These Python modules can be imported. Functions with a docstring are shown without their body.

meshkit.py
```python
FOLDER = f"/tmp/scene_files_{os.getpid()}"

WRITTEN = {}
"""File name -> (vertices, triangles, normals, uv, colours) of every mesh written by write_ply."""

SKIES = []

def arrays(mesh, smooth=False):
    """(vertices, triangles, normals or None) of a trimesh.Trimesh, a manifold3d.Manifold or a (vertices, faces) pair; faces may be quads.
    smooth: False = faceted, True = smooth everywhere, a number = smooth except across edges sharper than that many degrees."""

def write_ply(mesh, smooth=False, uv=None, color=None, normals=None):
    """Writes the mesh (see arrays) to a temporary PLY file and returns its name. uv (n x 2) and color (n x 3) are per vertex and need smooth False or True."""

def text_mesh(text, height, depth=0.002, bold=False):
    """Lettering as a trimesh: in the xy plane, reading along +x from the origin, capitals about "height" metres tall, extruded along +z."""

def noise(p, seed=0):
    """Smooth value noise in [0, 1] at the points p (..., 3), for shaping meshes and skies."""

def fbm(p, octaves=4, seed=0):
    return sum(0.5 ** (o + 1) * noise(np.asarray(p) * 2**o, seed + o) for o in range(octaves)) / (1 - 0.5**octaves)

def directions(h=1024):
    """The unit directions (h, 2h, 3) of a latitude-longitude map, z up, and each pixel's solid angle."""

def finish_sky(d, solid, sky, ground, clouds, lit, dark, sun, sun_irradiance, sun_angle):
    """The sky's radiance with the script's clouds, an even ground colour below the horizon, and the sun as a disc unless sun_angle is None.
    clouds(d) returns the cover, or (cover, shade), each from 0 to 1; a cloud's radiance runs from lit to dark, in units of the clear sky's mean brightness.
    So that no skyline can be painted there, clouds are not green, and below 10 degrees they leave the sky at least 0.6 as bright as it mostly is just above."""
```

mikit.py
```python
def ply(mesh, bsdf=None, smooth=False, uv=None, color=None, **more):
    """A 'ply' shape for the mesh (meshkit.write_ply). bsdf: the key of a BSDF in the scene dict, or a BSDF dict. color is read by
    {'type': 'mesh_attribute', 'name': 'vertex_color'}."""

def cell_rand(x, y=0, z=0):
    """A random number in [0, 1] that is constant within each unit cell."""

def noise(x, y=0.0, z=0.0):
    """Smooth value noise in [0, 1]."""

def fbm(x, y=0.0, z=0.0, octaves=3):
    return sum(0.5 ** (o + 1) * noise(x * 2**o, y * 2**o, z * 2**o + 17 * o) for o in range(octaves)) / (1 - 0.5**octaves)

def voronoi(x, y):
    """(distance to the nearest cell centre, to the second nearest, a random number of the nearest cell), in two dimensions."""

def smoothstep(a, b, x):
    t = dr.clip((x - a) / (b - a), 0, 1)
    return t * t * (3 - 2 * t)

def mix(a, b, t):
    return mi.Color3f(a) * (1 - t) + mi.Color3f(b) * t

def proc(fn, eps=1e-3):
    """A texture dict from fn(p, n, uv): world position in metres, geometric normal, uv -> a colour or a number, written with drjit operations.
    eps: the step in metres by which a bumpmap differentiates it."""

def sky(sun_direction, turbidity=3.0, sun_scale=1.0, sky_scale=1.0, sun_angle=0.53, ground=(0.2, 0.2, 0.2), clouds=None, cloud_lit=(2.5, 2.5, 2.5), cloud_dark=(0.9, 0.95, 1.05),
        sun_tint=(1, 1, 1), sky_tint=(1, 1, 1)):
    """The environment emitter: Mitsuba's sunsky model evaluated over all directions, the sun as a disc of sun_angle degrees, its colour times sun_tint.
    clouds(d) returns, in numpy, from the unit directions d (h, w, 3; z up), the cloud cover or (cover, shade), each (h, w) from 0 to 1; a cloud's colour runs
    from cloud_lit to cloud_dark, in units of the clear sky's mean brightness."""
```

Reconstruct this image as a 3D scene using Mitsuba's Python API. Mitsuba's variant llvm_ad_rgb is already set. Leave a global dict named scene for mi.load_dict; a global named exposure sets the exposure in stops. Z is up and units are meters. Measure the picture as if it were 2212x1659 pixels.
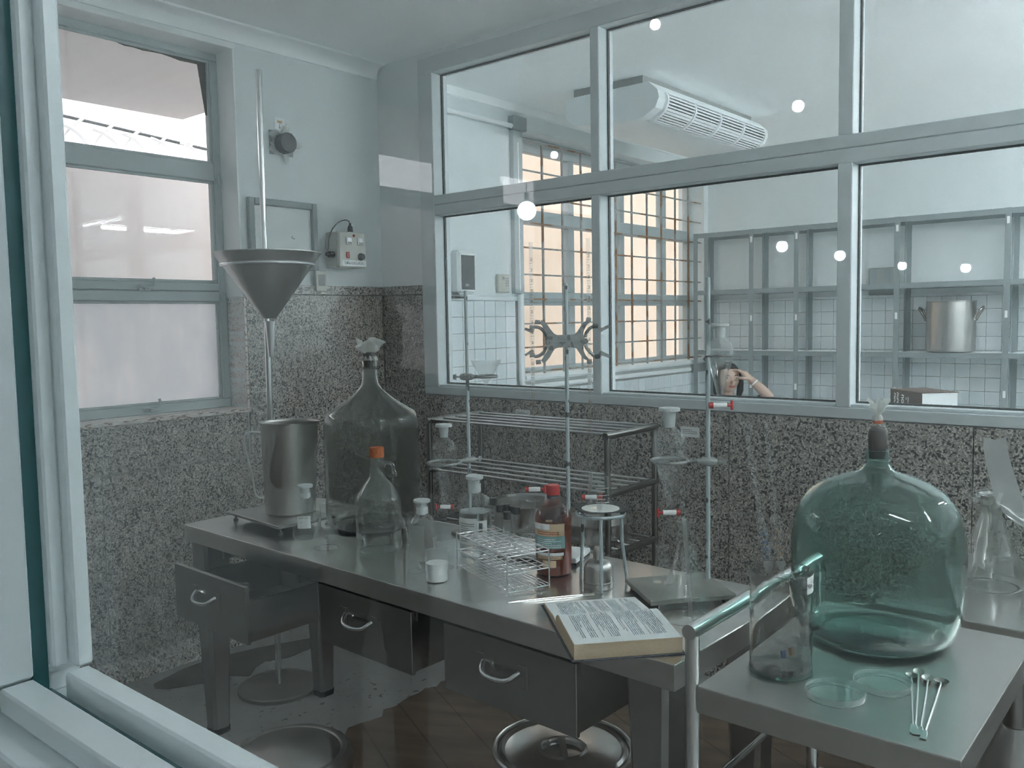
import math, random
import numpy as np, trimesh, manifold3d as m3d
import mitsuba as mi, drjit as dr
import mikit, meshkit
from mikit import noise, fbm, voronoi, smoothstep, mix, cell_rand, proc
from shapely.geometry import Polygon

random.seed(7)
rng = np.random.default_rng(7)
T = mi.ScalarTransform4f
scene, labels = {}, {}

# ---------------------------------------------------------------- camera, sky, lights, exposure
EYE = np.array([0.0, 0.0, 1.525])
scene['camera'] = {'type': 'perspective', 'fov': 61.1312, 'fov_axis': 'x', 'near_clip': 0.02, 'far_clip': 200.0,
                   'to_world': T().look_at(origin=[0, 0, 1.525], target=[-0.641475, 0.763570, 1.451035], up=[-0.034488, 0.067615, 0.997115])}
exposure = 3.42
scene['sky'] = mikit.sky([-0.25, 0.35, 0.9], turbidity=4.0, sun_scale=0.0, sky_scale=1.9, ground=(0.45, 0.44, 0.43),
                         clouds=lambda d: (np.full(d.shape[:2], 0.97), 0.35 * meshkit.fbm(d * 3.0, 3)),
                         cloud_lit=(1.0, 1.0, 1.02), cloud_dark=(0.75, 0.78, 0.82), sky_tint=(1, 1, 1))
SKY = 1.0
TUBE = (8.0, 8.8, 9.1)
BACK = (17.0, 18.7, 19.4)        # fluorescent tubes, lab and back room
HALL_FILL = (1.9, 2.1, 2.2)           # added tubes, out of sight, that fill the visitors' hall with light
BULB = (8.0, 8.8, 9.0)        # pendant bulbs in the visitors' hall
FLOOR = -0.03

# ---------------------------------------------------------------- helpers
def numbered(k):
    if k not in KEYS:
        KEYS.add(k); return k
    n = 1
    while '%s_%03d' % (k, n) in KEYS: n += 1
    k = '%s_%03d' % (k, n); KEYS.add(k); return k
KEYS = set()

def tag(key, label=None, cat=None, group=None, kind=None):
    d = labels.setdefault(key, {})
    for a, b in (('label', label), ('category', cat), ('group', group), ('kind', kind)):
        if b: d[a] = b
    return key

def thing(name, label, cat, group=None):
    return tag(numbered(name), label, cat, group)

def obj(name, mesh, m, parent=None, smooth=35, label=None, **kw):
    key = numbered((parent + '__' if parent else '') + name)
    scene[key] = mikit.ply(mesh, m, smooth, **kw)
    if label: tag(key, label)
    return key

def solo(name, mesh, m, label, cat, group=None, smooth=35, **kw):
    return tag(obj(name, mesh, m, None, smooth, **kw), label, cat, group)

def struct(name, mesh, m, smooth=False, **kw):
    return tag(obj(name, mesh, m, None, smooth, **kw), kind='structure')

def ref(name, src, M, parent=None, m=None, label=None):
    """another copy of a ply dict under its own key"""
    key = numbered((parent + '__' if parent else '') + name)
    d = {**src, 'to_world': T(M)}
    if m: d['bsdf'] = {'type': 'ref', 'id': m}
    scene[key] = d
    if label: tag(key, label)
    return key

def cat(ms):
    ms = [m for m in ms if m is not None]
    return trimesh.util.concatenate(ms) if len(ms) > 1 else ms[0]

def TM(V, F):
    return trimesh.Trimesh(np.asarray(V, float), np.asarray(F, int), process=False)

CORN = np.array([[x, y, z] for x in (-1, 1) for y in (-1, 1) for z in (-1, 1)], float)
_bevel_f = None
def box(x0, x1, y0, y1, z0, z1, bev=0.0):
    """box from its two corners, its edges chamfered by bev"""
    lo, hi = np.array([x0, y0, z0], float), np.array([x1, y1, z1], float)
    c, h = (lo + hi) / 2, (hi - lo) / 2
    if bev <= 0:
        m = trimesh.creation.box(extents=h * 2); m.apply_translation(c); return m
    bev = min(bev, 0.45 * 2 * h.min())
    global _bevel_f
    pts = []
    for s in CORN:
        for k in range(3):
            p = h - bev; p = p.copy(); p[k] = h[k]; pts.append(s * p)
    pts = np.array(pts)
    if _bevel_f is None:
        u = []
        for s in CORN:
            for k in range(3):
                p = np.full(3, 0.8); p[k] = 1.0; u.append(s * p)
        hull = trimesh.Trimesh(*_hull(np.array(u)), process=False)
        _bevel_f = hull.faces
    return TM(pts + c, _bevel_f)

def _hull(p):
    from scipy.spatial import ConvexHull
    h = ConvexHull(p)
    f = h.simplices.copy(); c = p.mean(0)
    for i, t in enumerate(f):
        n = np.cross(p[t[1]] - p[t[0]], p[t[2]] - p[t[0]])
        if n @ (p[t[0]] - c) < 0: f[i] = t[::-1]
    return p, f

def hullm(p):
    p = np.asarray(p, float); v, f = _hull(p)
    used = np.unique(f); idx = -np.ones(len(v), int); idx[used] = np.arange(len(used))
    return TM(v[used], idx[f])

def bar(p, q, r, n=10, r2=None):
    return tube([p, q], r if r2 is None else [r, r2], n)

def tube(P, r, n=10, caps=True):
    P = np.asarray(P, float); k = len(P)
    r = np.broadcast_to(np.asarray(r, float), (k,))
    t = np.gradient(P, axis=0) if k > 2 else np.repeat((P[1] - P[0])[None], 2, 0)
    t = t / (np.linalg.norm(t, axis=1, keepdims=True) + 1e-12)
    a = np.cross(t[0], [0, 0, 1.0] if abs(t[0][2]) < 0.9 else [1.0, 0, 0]); a /= np.linalg.norm(a)
    rings = []
    ang = np.arange(n) * 2 * np.pi / n
    for i in range(k):
        a = a - t[i] * (a @ t[i]); a /= np.linalg.norm(a) + 1e-12
        b = np.cross(t[i], a)
        rings.append(P[i] + r[i] * (np.cos(ang)[:, None] * a + np.sin(ang)[:, None] * b))
    V = np.vstack(rings)
    i, j = np.meshgrid(np.arange(k - 1), np.arange(n), indexing='ij')
    q = np.stack([i * n + j, i * n + (j + 1) % n, (i + 1) * n + (j + 1) % n, (i + 1) * n + j], -1).reshape(-1, 4)
    F = np.vstack([q[:, [0, 1, 2]], q[:, [0, 2, 3]]])
    if caps:
        V = np.vstack([V, P[0], P[-1]]); c0, c1 = k * n, k * n + 1
        j = np.arange(n); jn = (j + 1) % n; e = (k - 1) * n
        F = np.vstack([F, np.stack([np.full(n, c0), jn, j], 1), np.stack([np.full(n, c1), e + j, e + jn], 1)])
    return TM(V, F)

def spline(P, n=24):
    from scipy.interpolate import CubicSpline
    P = np.asarray(P, float)
    s = np.r_[0, np.cumsum(np.linalg.norm(np.diff(P, axis=0), axis=1))]
    return CubicSpline(s, P)(np.linspace(0, s[-1], n))

def lathe(prof, n=48, c=(0, 0, 0), spout=None):
    """prof: (r, z) from one end to the other (bottom-centre outward, up, and for shells back down inside); r = 0 closes on the axis."""
    prof = np.asarray(prof, float)
    V, rows = [], []
    ang = np.arange(n) * 2 * np.pi / n
    for r, z in prof:
        if r < 1e-7:
            rows.append([len(V)]); V.append([0, 0, z])
        else:
            rows.append(list(range(len(V), len(V) + n)))
            V += [[r * math.cos(a), r * math.sin(a), z] for a in ang]
    F = []
    for A, B in zip(rows[:-1], rows[1:]):
        if len(A) == 1 and len(B) == 1: continue
        for j in range(n):
            k = (j + 1) % n
            if len(A) == 1: F.append([A[0], B[k], B[j]])
            elif len(B) == 1: F.append([A[j], A[k], B[0]])
            else: F += [[A[j], A[k], B[k]], [A[j], B[k], B[j]]]
    V = np.array(V)
    if spout:                                            # (angle, z of rim, reach, width, height)
        a0, zr, reach, wid, hgt = spout
        rr = np.hypot(V[:, 0], V[:, 1]); th = np.arctan2(V[:, 1], V[:, 0])
        d = (th - a0 + np.pi) % (2 * np.pi) - np.pi
        w = np.exp(-(d / wid) ** 2) * np.clip((V[:, 2] - (zr - hgt)) / hgt, 0, 1) ** 2
        s = 1 + reach * w / np.maximum(rr, 1e-6)
        V[:, :2] *= s[:, None]
    V = V + np.asarray(c, float)
    return TM(V, F)

def smooth_prof(pts, n=6):
    """densify (r, z) points with a monotone-ish curve"""
    from scipy.interpolate import PchipInterpolator
    p = np.asarray(pts, float)
    s = np.r_[0, np.cumsum(np.hypot(*np.diff(p, axis=0).T))]
    q = np.unique(np.concatenate([np.linspace(a, b, n + 1) for a, b in zip(s[:-1], s[1:])]))
    return np.stack([PchipInterpolator(s, p[:, 0])(q), PchipInterpolator(s, p[:, 1])(q)], 1)

def shell(outer, t, tb=None, n=48, c=(0, 0, 0), spout=None, dens=4):
    """thin glass vessel (its wall is one sheet of glass): outer profile from the base edge up to the rim, with a rounded rim"""
    o = smooth_prof(outer, dens) if dens else np.asarray(outer, float)
    zb, r0 = o[0, 1], o[0, 0]
    re, ze = o[-1]
    prof = [(0, zb + 0.0008), (r0 * 0.8, zb + 0.0004), (r0 * 0.95, zb)] + [tuple(x) for x in o]
    a = np.linspace(0.3, 4.2, 7); q = t * 0.6
    prof += [(re - q + q * math.cos(x), ze + q * math.sin(x)) for x in a]
    return lathe(prof, n, c, spout)

def thick_shell(outer, t, tb, n=48, c=(0, 0, 0), dens=4):
    """glass vessel with a real wall: outer profile, wall thickness t, base thickness tb"""
    o = smooth_prof(outer, dens)
    d = np.gradient(o, axis=0); d /= np.linalg.norm(d, axis=1, keepdims=True) + 1e-12
    i = o + np.stack([-d[:, 1], d[:, 0]], 1) * t
    i = i[(i[:, 1] > o[0, 1] + tb) & (i[:, 0] > t * 0.3)]
    i = i[np.r_[True, np.diff(i[:, 1]) > 1e-6]]
    zb, r0, ri = o[0, 1], o[0, 0], i[0, 0]
    rim = [((o[-1, 0] + i[-1, 0]) / 2, max(o[-1, 1], i[-1, 1]) + t * 0.35)]
    prof = [(0, zb + 0.0008), (r0 * 0.8, zb + 0.0004), (r0 * 0.93, zb)] + [tuple(x) for x in o] + rim + [tuple(x) for x in i[::-1]] + [(ri * 0.9, zb + tb), (ri * 0.5, zb + tb * 1.5), (0, zb + tb * 1.8)]
    return lathe(prof, n, c)

def rotz(m, a, c=(0, 0, 0)):
    m = m.copy(); ca, sa = math.cos(a), math.sin(a); c = np.asarray(c, float)
    v = m.vertices - c
    m.vertices = np.stack([v[:, 0] * ca - v[:, 1] * sa, v[:, 0] * sa + v[:, 1] * ca, v[:, 2]], 1) + c
    return m

def move(m, *t):
    m = m.copy(); m.vertices = m.vertices + np.asarray(t, float); return m

def xf(m, M):
    m = m.copy(); M = np.asarray(M, float); m.vertices = m.vertices @ M[:3, :3].T + M[:3, 3]; return m

def frame(x, y, z, o):
    M = np.eye(4); M[:3, 0], M[:3, 1], M[:3, 2], M[:3, 3] = x, y, z, o; return M

def align(p, q, roll=0.0):
    """matrix that maps the z axis from p towards q"""
    p, q = np.asarray(p, float), np.asarray(q, float)
    z = (q - p) / np.linalg.norm(q - p)
    x = np.cross([0, 1.0, 0] if abs(z[1]) < 0.9 else [1.0, 0, 0], z); x /= np.linalg.norm(x)
    return frame(x, np.cross(z, x), z, p)

def prism(poly, z0, z1):
    m = trimesh.creation.extrude_polygon(Polygon(poly) if not hasattr(poly, 'area') else poly, z1 - z0, engine='earcut')
    m.apply_translation([0, 0, z0]); return m

def ring(R, r, c=(0, 0, 0), n=40, k=8):
    a = np.linspace(0, 2 * np.pi, n + 1)
    return tube(np.stack([c[0] + R * np.cos(a), c[1] + R * np.sin(a), np.full(n + 1, c[2])], 1), r, k, caps=False)

def ball(c, r, sub=2):
    m = trimesh.creation.icosphere(sub, 1.0); m.vertices = m.vertices * np.asarray(r) + np.asarray(c); return m

def text(s, h, M, depth=0.0004, bold=False, cx=False):
    m = meshkit.text_mesh(s, h, depth, bold)
    if cx:
        m.vertices[:, 0] -= (m.vertices[:, 0].max() + m.vertices[:, 0].min()) / 2
    return xf(m, M)

def wrap_patch(R, a0, a1, z0, z1, c, n=16, t=0.0004):
    """a thin curved sticker on a cylinder"""
    a = np.linspace(a0, a1, n); V = []
    for r in (R, R + t):
        for z in (z0, z1):
            V += [[c[0] + r * math.cos(x), c[1] + r * math.sin(x), c[2] + z] for x in a]
    F = []
    def quad(p, q, r_, s): F.extend([[p, q, r_], [p, r_, s]])
    for i in range(n - 1):
        b = lambda L: L * n + i
        quad(b(2), b(2) + 1, b(3) + 1, b(3)); quad(b(0) + 1, b(0), b(1), b(1) + 1)
        quad(b(3), b(3) + 1, b(1) + 1, b(1)); quad(b(0), b(0) + 1, b(2) + 1, b(2))
    for i in (0, n - 1):
        q = [0 * n + i, 2 * n + i, 3 * n + i, 1 * n + i]
        quad(*(q if i == 0 else q[::-1]))
    return TM(V, F)

def wrap_text(m, R, a_mid, z, c, t=0.0006):
    """bends flat lettering (xy plane, x centred) round a cylinder"""
    m = m.copy(); v = m.vertices
    a = a_mid + v[:, 0] / R
    r = R + t + v[:, 2]
    m.vertices = np.stack([c[0] + r * np.cos(a), c[1] + r * np.sin(a), c[2] + z + v[:, 1]], 1)
    return m

def ruled(w, h, n, seed, gap=0.35, thick=0.45):
    """lines of fine print too small to read: n thin bars in the xy plane"""
    r = random.Random(seed); ms = []
    for i in range(n):
        y = h - (i + 0.7) * h / n; x = 0.0; L = w * (1.0 if r.random() > 0.25 else r.uniform(0.4, 0.8))
        while x < L:
            l = min(r.uniform(0.04, 0.16) * w, L - x)
            ms.append(box(x, x + l * 0.9, y, y + thick * h / n, 0, 0.0003)); x += l
    return cat(ms)

# ---------------------------------------------------------------- materials
def bs(name, d, two=False):
    scene[name] = {'type': 'twosided', 'b': d} if two else d
    return name
def rgb(*c): return {'type': 'rgb', 'value': list(map(float, c))}
def pri(name, c, rough=0.5, metal=0.0, spec=0.5, **kw):
    return bs(name, {'type': 'principled', 'base_color': rgb(*c) if isinstance(c, tuple) else c, 'roughness': rough, 'metallic': metal, 'specular': spec, **kw}, two='spec_trans' not in kw)

def f_paint(p, n, uv):
    a = fbm(p.x * 0.9, p.y * 0.9, p.z * 0.9, 3); b = fbm(p.x * 7, p.y * 7, p.z * 5, 3)
    return mix((0.66, 0.70, 0.70), (0.75, 0.79, 0.80), a * 0.7 + b * 0.3)
def f_granite(p, n, uv):
    an = dr.abs(n)
    u = dr.select(an.x > 0.7, p.y, p.x); v = dr.select(an.z > 0.7, p.y, p.z)
    w = noise(u * 260, v * 260, 3.0) * 0.4
    d1, d2, r = voronoi(u * 230 + w, v * 230 + w); _, _, r2 = voronoi(u * 150 + 7.3 + w, v * 150 + w)
    g = noise(u * 420, v * 420, 1.0); big = fbm(u * 2.2, v * 2.2, 5.0, 3)
    c = dr.select(r2 < 0.20, mi.Color3f(0.07, 0.068, 0.063), dr.select(r < 0.42, mi.Color3f(0.24, 0.228, 0.205), dr.select(r < 0.75, mi.Color3f(0.40, 0.378, 0.345), mi.Color3f(0.60, 0.58, 0.54))))
    return c * (0.72 + 0.3 * g + 0.25 * big)
def f_granite_pink(p, n, uv):
    u, v = p.x * 170 + p.y * 60, p.z * 170
    _, _, r = voronoi(u, v); s = noise(p.z * 9, p.x * 50, p.y * 20)
    return dr.select(r < 0.16, mi.Color3f(0.30, 0.22, 0.17), mix((0.60, 0.56, 0.52), (0.76, 0.73, 0.70), r)) * (0.85 + 0.2 * s)
def f_concrete(p, n, uv):
    a = fbm(p.x * 3, p.y * 3, 0.0, 4); b = fbm(p.x * 38, p.y * 38, 2.0, 3)
    spot = smoothstep(0.90, 0.95, noise(p.x * 60, p.y * 60, 9.0))
    return mix((0.25, 0.25, 0.245), (0.36, 0.36, 0.35), a * 0.75 + b * 0.25) * (1 - 0.55 * spot)
def f_lino(p, n, uv):
    s = fbm(p.x * 2.5 + p.y * 1.2, p.y * 18 - p.x * 9, 0.0, 4); a = fbm(p.x * 5, p.y * 5, 4.0, 3)
    seam = smoothstep(0.03, 0.0, dr.abs(dr.abs((p.y * 0.9 + p.x * 0.42) * 5.5 - dr.floor((p.y * 0.9 + p.x * 0.42) * 5.5) - 0.5)))
    return mix((0.075, 0.052, 0.036), (0.19, 0.13, 0.088), s * 0.6 + a * 0.4) * (1 - 0.35 * seam)
def f_steel(p, n, uv):
    a = fbm(p.x * 6, p.y * 6, p.z * 6, 3)
    return mix((0.60, 0.59, 0.57), (0.74, 0.735, 0.72), a)
def f_steel_r(p, n, uv):
    s = fbm(p.x * 3, p.y * 40, p.z * 40, 3); b = fbm(p.x * 9, p.y * 9, p.z * 9, 3)
    return 0.10 + 0.08 * s + 0.08 * b
def f_castgrey(p, n, uv):
    a = fbm(p.x * 60, p.y * 60, p.z * 60, 3); s = smoothstep(0.66, 0.74, noise(p.x * 120, p.y * 120, p.z * 60))
    return mix(mix((0.26, 0.27, 0.26), (0.38, 0.39, 0.38), a), (0.10, 0.10, 0.10), s * 0.6)
def f_rodpaint(p, n, uv):
    a = noise(p.x * 90, p.y * 90, p.z * 45); b = fbm(p.x * 160, p.y * 160, p.z * 25, 2)
    return mix(mix((0.36, 0.42, 0.43), (0.54, 0.60, 0.61), b), (0.10, 0.11, 0.11), smoothstep(0.74, 0.80, a))
def f_bars(p, n, uv):
    r = fbm(p.y * 9, p.z * 9, p.x * 9, 3); k = smoothstep(0.46, 0.62, r)
    return mix((0.30, 0.31, 0.30), (0.24, 0.135, 0.07), k)
def f_orange(p, n, uv):
    a = fbm(p.y * 0.8, p.z * 0.8, 1.0, 4); s = fbm(p.y * 9, p.z * 1.2, 3.0, 3)
    return mix((0.66, 0.53, 0.40), (0.80, 0.69, 0.56), a * 0.6 + s * 0.4)
def f_whitewall(p, n, uv):
    a = fbm(p.y * 1.3, p.z * 1.3, 2.0, 4); s = fbm(p.y * 7, p.z * 1.0, 8.0, 3)
    return mix((0.74, 0.71, 0.71), (0.86, 0.83, 0.83), a * 0.6 + s * 0.4)
def f_frost(p, n, uv):
    a = fbm(p.y * 3.2, p.z * 3.2, 2.0, 4); s = fbm(p.y * 16, p.z * 3, 4.0, 3)
    return mix((0.80, 0.84, 0.88), (0.97, 0.97, 0.98), smoothstep(0.3, 0.7, a * 0.7 + s * 0.3))
def f_tileA(p, n, uv):
    a = fbm(p.x * 4 + p.y * 4, p.z * 4, 0.0, 3)
    return mix((0.70, 0.76, 0.78), (0.78, 0.83, 0.85), a)
def f_pages(p, n, uv):
    a = fbm(p.x * 300, p.y * 300, p.z * 900, 2); b = fbm(p.x * 9, p.y * 9, p.z * 60, 3)
    return mix((0.42, 0.32, 0.21), (0.66, 0.54, 0.40), a * 0.5 + b * 0.5)
def f_shirt(p, n, uv):
    a = fbm(p.x * 16 + fbm(p.z * 12, p.y * 9) * 3, p.y * 16, p.z * 20, 2)
    return mix((0.025, 0.027, 0.03), (0.62, 0.64, 0.63), smoothstep(0.60, 0.64, a))
def f_plate(p, n, uv):
    a = fbm(p.x * 14, p.y * 14, p.z * 20, 4)
    return mix((0.12, 0.12, 0.105), (0.25, 0.245, 0.22), a)

P_ = lambda f: proc(f)
pri('m_paint', P_(f_paint), 0.6, spec=0.25)
pri('m_ceiling', (0.90, 0.925, 0.925), 0.7, spec=0.2)
pri('m_granite', P_(f_granite), 0.28)
pri('m_granite_sill', P_(f_granite_pink), 0.35)
pri('m_concrete', P_(f_concrete), 0.45)
pri('m_lino', P_(f_lino), 0.55)
pri('m_residue', (0.085, 0.08, 0.07), 0.6)
pri('m_frame', (0.60, 0.65, 0.66), 0.38)              # painted aluminium
pri('m_frame_grey', (0.42, 0.47, 0.475), 0.5)          # painted steel window
pri('m_gasket', (0.02, 0.085, 0.09), 0.4)
pri('m_putty', (0.10, 0.09, 0.075), 0.8)
bs('m_pane', {'type': 'thindielectric', 'int_ior': 1.5})
bs('m_pane_frost', {'type': 'principledthin', 'base_color': P_(f_frost), 'roughness': 0.6, 'diff_trans': 1.75, 'spec_trans': 0.0})
bs('m_glass', {'type': 'thindielectric', 'int_ior': 1.62, 'specular_transmittance': rgb(0.97, 0.985, 0.98)})
bs('m_glass_solid', {'type': 'dielectric', 'int_ior': 1.47, 'specular_transmittance': rgb(0.985, 0.995, 0.99)})
bs('m_glass_foot', {'type': 'dielectric', 'int_ior': 1.5, 'specular_transmittance': rgb(0.72, 0.93, 0.87)})
bs('m_glass_bottle', {'type': 'thindielectric', 'int_ior': 1.62, 'specular_transmittance': rgb(0.92, 0.955, 0.94)})
bs('m_glass_carboy', {'type': 'dielectric', 'int_ior': 1.5, 'specular_transmittance': rgb(0.94, 0.965, 0.95)})
bs('m_glass_green', {'type': 'dielectric', 'int_ior': 1.5, 'specular_transmittance': rgb(0.83, 0.945, 0.92)})
bs('m_glass_amber', {'type': 'thindielectric', 'int_ior': 1.55, 'specular_transmittance': rgb(0.55, 0.22, 0.07)})
bs('m_water', {'type': 'dielectric', 'int_ior': 1.33, 'specular_transmittance': rgb(0.95, 0.97, 0.97)})
bs('m_thin_glass', {'type': 'thindielectric', 'int_ior': 1.5})
bs('m_ground', {'type': 'principled', 'base_color': rgb(0.86, 0.90, 0.90), 'roughness': 0.55, 'spec_trans': 0.35, 'eta': 1.3})
pri('m_steel', P_(f_steel), P_(f_steel_r), 1.0)
pri('m_steel_dark', (0.30, 0.295, 0.28), 0.24, 1.0)
pri('m_chrome', (0.80, 0.81, 0.81), 0.2, 1.0)
pri('m_brushed', (0.52, 0.51, 0.49), 0.34, 1.0)
pri('m_cast', P_(f_castgrey), 0.5, 0.35)
pri('m_rod', P_(f_rodpaint), 0.42, 0.3)
pri('m_bars', P_(f_bars), 0.7)
pri('m_angle', (0.27, 0.31, 0.315), 0.5)
pri('m_white', (0.80, 0.83, 0.83), 0.45)
pri('m_white_bright', (0.88, 0.89, 0.88), 0.5)
pri('m_paper', (0.74, 0.765, 0.75), 0.8, spec=0.2)
pri('m_ink', (0.10, 0.105, 0.11), 0.8, spec=0.1)
pri('m_pages', P_(f_pages), 0.85, spec=0.15)
pri('m_cover', (0.035, 0.04, 0.055), 0.45)
pri('m_red', (0.42, 0.045, 0.04), 0.4)
pri('m_redbrown', (0.40, 0.105, 0.045), 0.5)
pri('m_orange_cap', (0.44, 0.13, 0.05), 0.5)
pri('m_black', (0.018, 0.018, 0.018), 0.4)
pri('m_darkgrey', (0.07, 0.075, 0.075), 0.5)
pri('m_grey', (0.30, 0.31, 0.30), 0.5)
pri('m_cream', (0.52, 0.52, 0.47), 0.45)
pri('m_orange_wall', P_(f_orange), 0.9, spec=0.1)
pri('m_out_white', P_(f_whitewall), 0.9, spec=0.1)
pri('m_ground_out', (0.42, 0.41, 0.40), 0.9, spec=0.1)
pri('m_tile', P_(f_tileA), 0.18)
pri('m_tile2', (0.755, 0.80, 0.815), 0.16)
pri('m_grout', (0.36, 0.38, 0.37), 0.8)
pri('m_skin', (0.56, 0.40, 0.32), 0.5)
pri('m_lips', (0.40, 0.12, 0.11), 0.45)
pri('m_hair', (0.016, 0.013, 0.012), 0.45)
pri('m_shirt', P_(f_shirt), 0.8)
pri('m_trousers', (0.05, 0.055, 0.07), 0.85)
pri('m_plate', P_(f_plate), 0.6)
pri('m_gauze', (0.06, 0.06, 0.058), 0.75)
pri('m_gauze_white', (0.62, 0.62, 0.59), 0.85)
pri('m_label_orange', (0.60, 0.46, 0.30), 0.6)
pri('m_label_teal', (0.24, 0.42, 0.41), 0.6)
pri('m_label_brown', (0.30, 0.20, 0.12), 0.6)
pri('m_milk', (0.80, 0.83, 0.82), 0.5)
pri('m_brown_book', (0.105, 0.075, 0.062), 0.5)
pri('m_blue', (0.08, 0.13, 0.24), 0.5)
pri('m_cork', (0.045, 0.035, 0.03), 0.8)
bs('m_reflection_film', {'type': 'principledthin', 'base_color': rgb(0.85, 0.88, 0.88), 'roughness': 0.12, 'diff_trans': 1.0, 'spec_trans': 0.72})  # see-through sheet for the strip that imitates a reflection
bs('m_plastic_wrap', {'type': 'principledthin', 'base_color': rgb(0.80, 0.82, 0.79), 'roughness': 0.35, 'diff_trans': 0.9, 'spec_trans': 0.25})
pri('m_skin_dark', (0.30, 0.20, 0.155), 0.5)
pri('m_cord', (0.05, 0.05, 0.05), 0.6)
# ---------------------------------------------------------------- the room shell
XW, YP, YB, ZC = -3.76, 3.33, 7.30, 2.95         # left wall, partition front, back wall, ceiling
XR, YH = 3.2, -7.0
W1 = (0.95, 2.43, 1.105, 2.85)                   # window 1: y0 y1 z0 z1
W3 = (4.62, 7.22, 1.14, 2.80)
W5, W6 = (-3.30, -2.62, 1.105, 2.85), (-4.35, -3.70, 1.105, 2.85)
def wall_x(x0, x1, ya, yb, za, zb, holes):
    ms, y = [], ya
    for (a, b, c, d) in sorted(holes):
        ms.append(box(x0, x1, y, a, za, zb)); ms.append(box(x0, x1, a, b, za, c)); ms.append(box(x0, x1, a, b, d, zb)); y = b
    ms.append(box(x0, x1, y, yb, za, zb)); return cat(ms)
wl = struct('wall_left', wall_x(-4.02, XW, YH - 0.2, YB + 0.2, FLOOR - 0.1, ZC, [W1, W3, W5, W6]), 'm_paint')
struct('wall_back', box(-4.02, XR + 0.2, YB, YB + 0.2, FLOOR - 0.1, ZC), 'm_paint')
struct('wall_right', box(XR, XR + 0.2, YH - 0.2, YB + 0.2, FLOOR - 0.1, ZC), 'm_paint')
struct('wall_front', box(-4.02, XR + 0.2, YH - 0.2, YH, FLOOR - 0.1, ZC), 'm_paint')
fl = struct('floor', box(-4.02, XR + 0.2, YH - 0.2, YB + 0.2, FLOOR - 0.15, FLOOR), 'm_concrete')
struct('ceiling', box(-4.02, XR + 0.2, YH - 0.2, YB + 0.2, ZC, ZC + 0.15), 'm_ceiling')
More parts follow.
